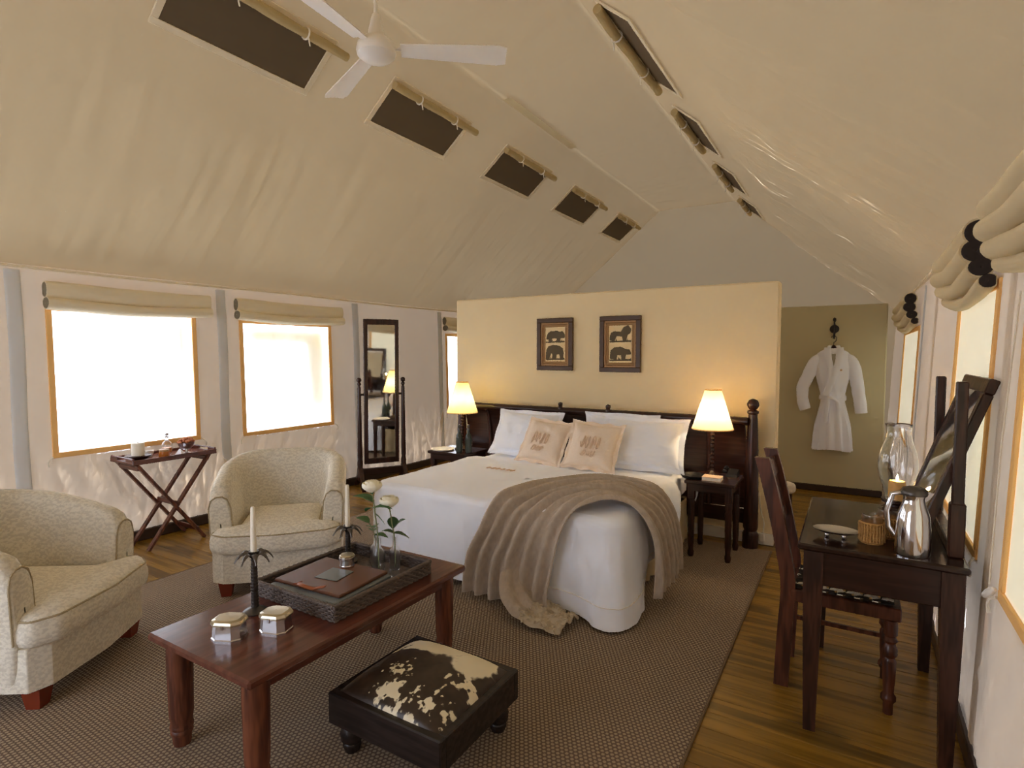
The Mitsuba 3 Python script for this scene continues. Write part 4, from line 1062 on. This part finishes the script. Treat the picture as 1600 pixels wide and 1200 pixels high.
def candlestick(x, y, zb, h, label, ch, clabel):
    k = thing('palm_candlestick', label, 'candlestick')
    part(k, 'base', lathe([(0, 0), (.045, 0), (.047, .006), (.035, .014), (.014, .022), (.012, .03), (0, .03)], 24, (x, y, zb)), 'm_pewter', 40)
    pr = [(.015, .022)]
    nseg = int(h / .014)
    for i in range(nseg):
        z = .022 + (h - .022) * i / nseg; r = .0145 - .004 * i / nseg
        pr += [(r, z), (r + .0022, z + .009), (r, z + .0095)]
    pr += [(.012, h), (0, h)]
    part(k, 'trunk', lathe(pr, 14, (x, y, zb)), 'm_pewter', 50)
    part(k, 'socket', lathe([(0, h), (.008, h), (.018, h + .014), (.019, h + .03), (.015, h + .03), (.012, h + .016), (0, h + .014)], 16, (x, y, zb)), 'm_pewter', 40)
    for i in range(8):
        a = i * 2 * PI / 8 + .3
        rr_ = np.linspace(.008, .072, 8)
        P = []
        for r in rr_:
            t = (r - .008) / .064
            z = h + .008 + .030 * math.sin(min(t * 1.25, 1.2) * PI * .62) - .034 * t ** 2.2
            w = .003 + .010 * math.sin(min(t + .12, 1) * PI)
            P.append([(r, s * w, z - .006 * abs(s)) for s in (-1, -.5, 0, .5, 1)])
        part(k, 'frond', place(solid(P, .002), (x, y, zb), a), 'm_pewter', 50)
    z0 = zb + h + .012
    single('taper_candle', lathe([(0, 0), (.012, 0), (.0115, ch * .5), (.0085, ch - .004), (.006, ch), (0, ch)], 16, (x, y, z0)), 'm_wax', clabel, 'candle')
candlestick(-2.06, 1.375, TZ, .222, 'pewter palm tree candlestick on the bare table beside the silver boxes', .20, 'white taper candle in the palm candlestick nearest the silver boxes')
candlestick(-2.125, 1.93, .470, .148, 'pewter palm tree candlestick standing in the wicker tray by the roses', .225, 'white taper candle in the palm candlestick beside the roses')

def silver_box(x, y, rz, w, d, h, label):
    k = thing('silver_box', label, 'box')
    c = .22
    def oct(w, d): return Polygon([(-w + w * c * 2, -d), (w - w * c * 2, -d), (w, -d + d * c * 2), (w, d - d * c * 2), (w - w * c * 2, d), (-w + w * c * 2, d), (-w, d - d * c * 2), (-w, -d + d * c * 2)])
    W, D_ = w / 2, d / 2
    pl = lambda m: place(m, (x, y, TZ), rz)
    def ringb(s, z): return [(px * s, py * s, z) for px, py in list(oct(W, D_).exterior.coords)[:-1]]
    bd = grid(np.array([ringb(.02, 0), ringb(1.06, 0), ringb(1.06, .006), ringb(1.0, .009), ringb(.975, .024), ringb(.945, .042), ringb(.93, h * .72), ringb(.02, h * .72)]), closed_v=True); bd.invert()
    part(k, 'body', pl(bd), 'm_silver', 20)
    def ring(s, z): return [((px * s), (py * s), z) for px, py in list(oct(W + .004, D_ + .004).exterior.coords)[:-1]]
    lid = grid(np.array([ring(.95, h * .72), ring(1.0, h * .74), ring(1.0, h * .82), ring(.93, h * .93), ring(.75, h * .985), ring(.02, h)]), closed_v=True); lid.invert()
    part(k, 'lid', pl(lid), 'm_silver_top', 20)
    part(k, 'clasp', pl(rbox(.012, .006, .016, .002, (0, -D_ - .004, h * .72))), 'm_silver', 30)
silver_box(-1.955, 1.20, .45, .110, .088, .078, 'octagonal silver trinket box nearest the left table edge')
silver_box(-1.855, 1.325, .35, .105, .088, .078, 'octagonal silver trinket box nearer the wicker tray')

k = thing('wicker_tray', 'dark woven rectangular tray on the coffee table holding album and vases', 'tray')
ax0, ax1, ay0, ay1 = -2.205, -1.705, 1.475, 2.055
part(k, 'tray_base', b2(ax0 + .02, ax1 - .02, ay0 + .02, ay1 - .02, TZ + .002, TZ + .014, .003), 'm_wicker_dark', 30)
def woven(p0, p1, z0, z1, nrow, r):
    p0, p1 = np.array(p0, float), np.array(p1, float)
    L_ = np.linalg.norm(p1 - p0); d = (p1 - p0) / L_; nn = np.array([d[1], -d[0], 0])
    ms = []
    ns = int(L_ / .018)
    for i in range(nrow):
        z = z0 + (z1 - z0) * (i + .5) / nrow
        s = np.linspace(0, L_, ns * 3 + 1)
        pts = [p0 + d * q + nn * .0045 * math.sin(q / .018 * PI + i * PI) + np.array([0, 0, z]) for q in s]
        ms.append(tube(pts, r, 6))
    for j in range(ns + 1):
        q = p0 + d * (j * L_ / ns)
        ms.append(tube([q + [0, 0, z0], q + [0, 0, z1]], .004, 5))
    return ms
cor = [(ax0, ay0, 0), (ax1, ay0, 0), (ax1, ay1, 0), (ax0, ay1, 0)]
for a, b in zip(cor, cor[1:] + cor[:1]):
    part(k, 'woven_side', cat(*woven(a, b, TZ + .002, TZ + .058, 6, .0058)), 'm_wicker_dark', 60)
    s = np.linspace(0, 1, 40)
    part(k, 'rim', cat(*[tube([np.array(a) * (1 - q) + np.array(b) * q + [.006 * math.sin(q * 70 + ph), 0.006 * math.cos(q * 70 + ph), TZ + .061] for q in s], .008, 7) for ph in (0, PI)]), 'm_wicker_dark', 60)
TB = TZ + .014
single('grey_folder', place(rbox(.40, .34, .038, .004), (-1.955, 1.672, TB + .0195), .05), 'm_grey_board', 'thick grey board folder lying under the brown leather album in the tray', 'folder')
FZ0 = TB + .039
k = thing('leather_album', 'brown leather album with a slate square set in its cover, in the tray', 'album')
ac, ar = (-1.965, 1.69), .06
part(k, 'cover', place(rbox(.385, .30, .014, .004), (*ac, FZ0 + .007), ar), 'm_leather', 30)
part(k, 'inset_square', place(rbox(.12, .12, .003, .001), (ac[0] + .01, ac[1] + .005, FZ0 + .0155), ar + .1), 'm_slate', 30)
part(k, 'strap', cat(place(solid([[(x, -.155 - .012 * math.sin((x + .1) * 30), .010 + .012 * math.sin((x + .12) * 28)) for x in (-.06,)] + [(-.05, -.12, .017)], ] * 1 + [[(x, -.150 - .02 * math.sin((x + .06) * 26), .012 + .010 * abs(math.sin((x + .06) * 30))), (x, -.135 - .02 * math.sin((x + .06) * 26), .016 + .010 * abs(math.sin((x + .06) * 30)))] for x in np.linspace(-.055, .09, 14)], .004), (*ac, FZ0), ar)), 'm_leather_tan', 50)
AT = FZ0 + .014
k = thing('silver_pot', 'small round silver pot with a flat lid standing on the leather album', 'pot')
part(k, 'body', lathe([(0, 0), (.032, 0), (.034, .005), (.032, .01), (.033, .032), (.037, .036), (.037, .044), (0, .044)], 32, (-1.99, 1.80, AT)), 'm_silver', 30)
part(k, 'lid', lathe([(0, .044), (.034, .044), (.034, .05), (.03, .054), (0, .055)], 32, (-1.99, 1.80, AT)), 'm_silver_top', 30)

def vase(x, y, label, h, r, rose_h=None, rlabel=None, dx=0, dy=0):
    k = thing('bottle_vase', label, 'vase')
    o = [(r * .92, 0), (r, .008), (r, h * .52), (r * .85, h * .62), (r * .42, h * .74), (r * .40, h * .95), (r * .52, h)]
    i = [(max(a - .0025, .002), max(b, .005)) for a, b in o[::-1]]
    part(k, 'glass', lathe([(0, 0)] + o + i + [(0, .005)], 28, (x, y, TB)), 'm_glass', 40)
    if rose_h:
        k = thing('white_rose', rlabel, 'flower')
        top = np.array([x + dx, y + dy, TB + rose_h])
        st_ = resample([(x - dx * .1, y - dy * .1, TB + .012), (x, y, TB + h * .9), (x + dx * .5, y + dy * .5, TB + rose_h * .72), top], 14)
        part(k, 'stem', tube(st_, .0032, 7), 'm_stem')
        for ring_, (n_, rad, hh, op) in enumerate(((5, .022, .056, .15), (5, .033, .056, .35), (6, .046, .050, .62))):
            for i_ in range(n_):
                a = i_ * 2 * PI / n_ + ring_ * .6
                P = []
                for u_ in np.linspace(0, 1, 7):
                    rr_ = rad * math.sin(PI * (.10 + (.62 + .0 * op) * u_)) + op * .010 * max(0, u_ - .8) * 5
                    zz_ = hh * u_ - op * .01 * max(0, u_ - .75) * 4
                    hw = (PI / n_) * 1.25 * math.sin(.35 + u_ * 2.2)
                    P.append([(rr_ * math.cos(q), rr_ * math.sin(q), zz_) for q in np.linspace(-hw, hw, 7)])
                part(k, 'petal', place(solid(P, .0012), tuple(top + [0, 0, -.012]), a), 'm_rose', 60)
        part(k, 'calyx', lathe([(0, -.02), (.006, -.02), (.011, -.01), (.013, -.004), (0, -.002)], 12, tuple(top)), 'm_leaf', 40)
        return k, st_
def leaf(k, base, d, L_, w, m_='m_leaf', droop=.3):
    d = unit(d); side = unit(np.cross(d, (0, 0, 1)))
    P = []
    for t in np.linspace(0, 1, 9):
        c = np.array(base) + d * L_ * t + np.array([0, 0, -droop * L_ * t * t])
        ww = w * math.sin(PI * min(.04 + t * .96, 1) ** .8) + .0006
        P.append([c + side * s * ww + np.array([0, 0, .25 * abs(s) * ww]) for s in (-1, -.5, 0, .5, 1)])
    part(k, 'leaf', solid(P, .001), m_, 60)
vx, vy = -1.90, 1.91
kr, s1 = vase(vx, vy, 'clear bottle vase at the front of the tray holding the taller white rose', .17, .030, .405, 'taller white rose, in the front bottle vase', -.005, -.03)
for t, d, L_, w in ((11, (-.9, -.3, .5), .12, .036), (10, (.7, .5, .2), .085, .028), (10, (-.9, .2, -.1), .08, .027), (9, (.2, .3, -.3), .06, .02)):
    leaf(kr, s1[t], d, L_, w)
kr, s2 = vase(-1.865, 1.985, 'clear bottle vase behind, holding the shorter white rose', .16, .027, .315, 'shorter white rose, in the bottle vase at the tray corner', -.02, -.015)
for t, d, L_, w in ((8, (.5, .3, .7), .095, .03), (8, (-.4, .4, .8), .085, .026), (7, (.6, .6, -.1), .075, .026), (7, (-.5, -.3, .3), .065, .02)):
    leaf(kr, s2[t], d, L_, w, 'm_leaf_dark')
kr, s3 = vase(-1.985, 1.98, 'clear bottle vase at the back of the tray beside the palm candlestick', .15, .030), None
k = thing('leaf_sprig', 'green leafy sprig in the bottle vase beside the palm candlestick', 'plant')
s3 = resample([(-1.985, 1.98, TB + .02), (-1.985, 1.975, TB + .14), (-2.01, 1.96, TB + .21)], 10)
part(k, 'stem', tube(s3, .0025, 6), 'm_stem')
for t, d, L_, w in ((9, (-.8, -.2, .5), .085, .032), (8, (.6, -.4, .4), .08, .03), (6, (.7, .3, .1), .07, .024), (7, (-.5, .5, .1), .065, .024)):
    leaf(k, s3[t], d, L_, w)
for x, y, lb in ((-1.80, 1.915, 'small upturned glass lying at the front rim of the wicker tray, nearer the roses'), (-1.842, 1.845, 'small clear glass ball in the tray beside the album corner')):
    single('glass_votive', lathe([(.013, 0), (.022, .006), (.026, .02), (.024, .036), (.0215, .036), (.023, .02), (.019, .009), (0, .006), (0, 0), (.013, 0)], 24, (x, y, TB + (.0 if y > 1.9 else .0))), 'm_glass', lb, 'glass', smooth=50)

# ================================================================ FOOTSTOOL
sx0, sx1, sy0, sy1 = -1.64, -1.11, 1.38, 1.88
k = thing('footstool', 'low black wooden footstool with a brown and white cowhide top', 'footstool')
part(k, 'frame', cat(b2(sx0, sx1, sy0, sy0 + .035, .125, .245, .005), b2(sx0, sx1, sy1 - .035, sy1, .125, .245, .005), b2(sx0, sx0 + .035, sy0 + .03, sy1 - .03, .125, .245, .005), b2(sx1 - .035, sx1, sy0 + .03, sy1 - .03, .125, .245, .005), b2(sx0 + .02, sx1 - .02, sy0 + .02, sy1 - .02, .13, .15)), 'm_stool', 30)
a = np.linspace(-1, 1, 50)
U, V = np.meshgrid(a, a, indexing='ij')
Zc = .232 + .075 * np.clip(1 - np.abs(U) ** 3.2, 0, 1) ** .6 * np.clip(1 - np.abs(V) ** 3.2, 0, 1) ** .6
Pc = np.stack([(sx0 + sx1) / 2 + U * .245, (sy0 + sy1) / 2 + V * .23, Zc], -1)
part(k, 'hide_cushion', grid(Pc), 'm_hide', True)
for x in (sx0 + .06, sx1 - .06):
    for y in (sy0 + .06, sy1 - .06):
        part(k, 'foot', lathe([(0, .14), (.03, .14), (.026, .12), (.036, .105), (.043, .08), (.04, .055), (.03, .045), (.033, .04), (.034, .03), (.026, RZ), (0, RZ)], 20, (x, y, 0)), 'm_stool', 45)

# ================================================================ FOLDING TRAY TABLE
k = thing('tray_table', 'folding butler tray table of reddish dark wood under the first window', 'tray table')
bx0, bx1, by0, by1, bz0 = -4.83, -4.50, 2.06, 2.68, .695
part(k, 'tray_board', b2(bx0, bx1, by0, by1, bz0 - .012, bz0, .003), 'm_mahog_y', 30)
for x in (bx0, bx1):
    part(k, 'tray_side', b2(x - .008, x + .008, by0 - .008, by1 + .008, bz0 - .016, bz0 + .020), 'm_mahog_y', 30)
for y in (by0, by1):
    part(k, 'tray_end', cat(*[m for m in (b2(bx0, bx1, y - .008, y + .008, bz0 - .016, bz0 + .006), b2(bx0, bx1, y - .008, y + .008, bz0 + .024, bz0 + .034), b2(bx0, bx0 + .10, y - .008, y + .008, bz0, bz0 + .028), b2(bx1 - .10, bx1, y - .008, y + .008, bz0, bz0 + .028))]), 'm_mahog_x', 30)
zt_ = bz0 - .02
for x, o in ((bx0 + .03, .012), (bx1 - .03, -.012)):
    for ya, yb, s in ((by0 + .03, by1 - .10, 0), (by1 - .03, by0 + .10, 1)):
        part(k, 'leg', bar((x + o * (1 if s else -1), ya, zt_), (x + o * (1 if s else -1), yb, .005), .022, .036, up=(1, 0, 0)), 'm_mahog_z', 30)
for y, z in ((by0 + .045, zt_ - .03), (by1 - .045, zt_ - .03), ((by0 + by1) / 2, (zt_) / 2 - .01), (by1 - .14, .08)):
    part(k, 'stretcher', bar((bx0 + .03, y, z), (bx1 - .03, y, z), .018, .035, up=(0, 0, 1)), 'm_mahog_x', 30)
k = thing('pillar_candle', 'thick cream pillar candle on a dark dish on the tray table', 'candle')
part(k, 'wax', lathe([(0, .03), (.042, .03), (.044, .035), (.044, .125), (.040, .128), (.03, .122), (0, .122)], 28, (-4.665, 2.17, bz0)), 'm_wax', 40)
part(k, 'wick', tube([(-4.665, 2.17, bz0 + .12), (-4.664, 2.17, bz0 + .137)], .0018, 5), 'm_black')
single('candle_dish', lathe([(0, 0), (.05, 0), (.085, .022), (.09, .032), (.084, .032), (.05, .028), (0, .030)], 30, (-4.665, 2.17, bz0)), 'm_ceramic', 'dark round dish under the thick cream candle on the tray table', 'dish', smooth=40)
k = thing('glass_decanter', 'clear stoppered decanter with amber drink among the tray table things', 'decanter')
part(k, 'glass', lathe([(0, 0), (.034, 0), (.038, .01), (.038, .075), (.03, .095), (.013, .115), (.013, .145), (.019, .15), (.016, .15), (.010, .14), (.010, .116), (.027, .093), (.035, .073), (.035, .012), (0, .006)], 28, (-4.70, 2.40, bz0)), 'm_glass', 40)
part(k, 'drink', lathe([(0, .008), (.033, .012), (.033, .055), (0, .055)], 24, (-4.70, 2.40, bz0)), 'm_amber', 40)
part(k, 'stopper', squad(.014, .014, .012, .8, 1, 8, 14, (-4.70, 2.40, bz0 + .162)), 'm_silver', 60)
k = thing('amber_jar', 'squat amber jar with a gold lid in front of the decanter on the tray table', 'jar')
part(k, 'body', lathe([(0, 0), (.036, 0), (.038, .006), (.038, .04), (.034, .046), (0, .046)], 26, (-4.585, 2.32, bz0)), 'm_amber', 40)
part(k, 'lid', lathe([(0, .046), (.036, .046), (.036, .06), (.03, .064), (0, .065)], 26, (-4.585, 2.32, bz0)), 'm_frame_gold', 40)
k = thing('silver_bowl', 'footed silver bowl heaped with nuts on the tray table', 'bowl')
part(k, 'cup', lathe([(0, .03), (.03, .034), (.055, .06), (.064, .09), (.061, .09), (.052, .063), (.028, .038), (0, .036)], 30, (-4.62, 2.51, bz0)), 'm_silver', 50)
part(k, 'foot', lathe([(0, 0), (.035, 0), (.035, .005), (.012, .012), (.010, .032), (0, .032)], 24, (-4.62, 2.51, bz0)), 'm_silver', 40)
nu = []
for i in range(60):
    r_, a_ = .056 * math.sqrt(rng.random()), rng.uniform(0, 2 * PI)
    s = squad(.013, .010, .009, .8, .9, 6, 8); s = place(s, (0, 0, 0), rng.uniform(0, 6), rng.uniform(-.7, .7))
    nu.append(place(s, (-4.62 + r_ * math.cos(a_), 2.51 + r_ * math.sin(a_), bz0 + .088 + .030 * (1 - (r_ / .06) ** 2) + rng.uniform(0, .006))))
single('nuts', cat(*nu), 'm_nut', 'heap of brown nuts in the footed silver bowl', 'nuts', smooth=50, kind='stuff')
m = trimesh.convex.convex_hull(np.array([(-.035, -.03, 0), (.035, -.03, 0), (.035, .03, 0), (-.035, .03, 0), (-.006, 0, .055), (.006, 0, .055)]))
single('folded_napkin', place(m, (-4.545, 2.42, bz0), .4), 'm_linen', 'white napkin folded to a point in front of the silver bowl', 'napkin', smooth=False)
single('white_cup', lathe([(0, 0), (.02, 0), (.03, .02), (.034, .045), (.031, .045), (.026, .02), (0, .006)], 24, (-4.73, 2.28, bz0)), 'm_white_gloss', 'small white cup behind the cream candle on the tray table', 'cup', smooth=50)

# repeats of one kind share a group
for _n, _g in (('roof_vent', 'roof vents along both slopes of the tent'), ('rolled_blind', 'rolled blinds on the left tent wall'), ('roman_blind', 'gathered blinds on the right tent wall'), ('tub_armchair', 'pair of cream tub armchairs'),
               ('scatter_cushion', 'embroidered cushions on the bed'), ('pillow', 'white pillows on the bed'), ('water_bottle', 'dark bottles on the left nightstand'), ('bottle_vase', 'glass bottle vases in the tray'), ('white_rose', 'white roses in the tray'),
               ('silver_box', 'silver trinket boxes'), ('palm_candlestick', 'palm candlesticks'), ('taper_candle', 'taper candles'), ('framed_print', 'framed animal prints'), ('nightstand', 'nightstands beside the bed'), ('table_lamp', 'bedside lamps'),
               ('wicker_jar', 'wicker sleeved jars on the desk'), ('glass_votive', 'little glasses in the wicker tray')):
    for _k in labels:
        if '__' not in _k and (_k == _n or (_k.startswith(_n + '_') and _k[len(_n) + 1:].isdigit())):
            labels[_k]['group'] = _g
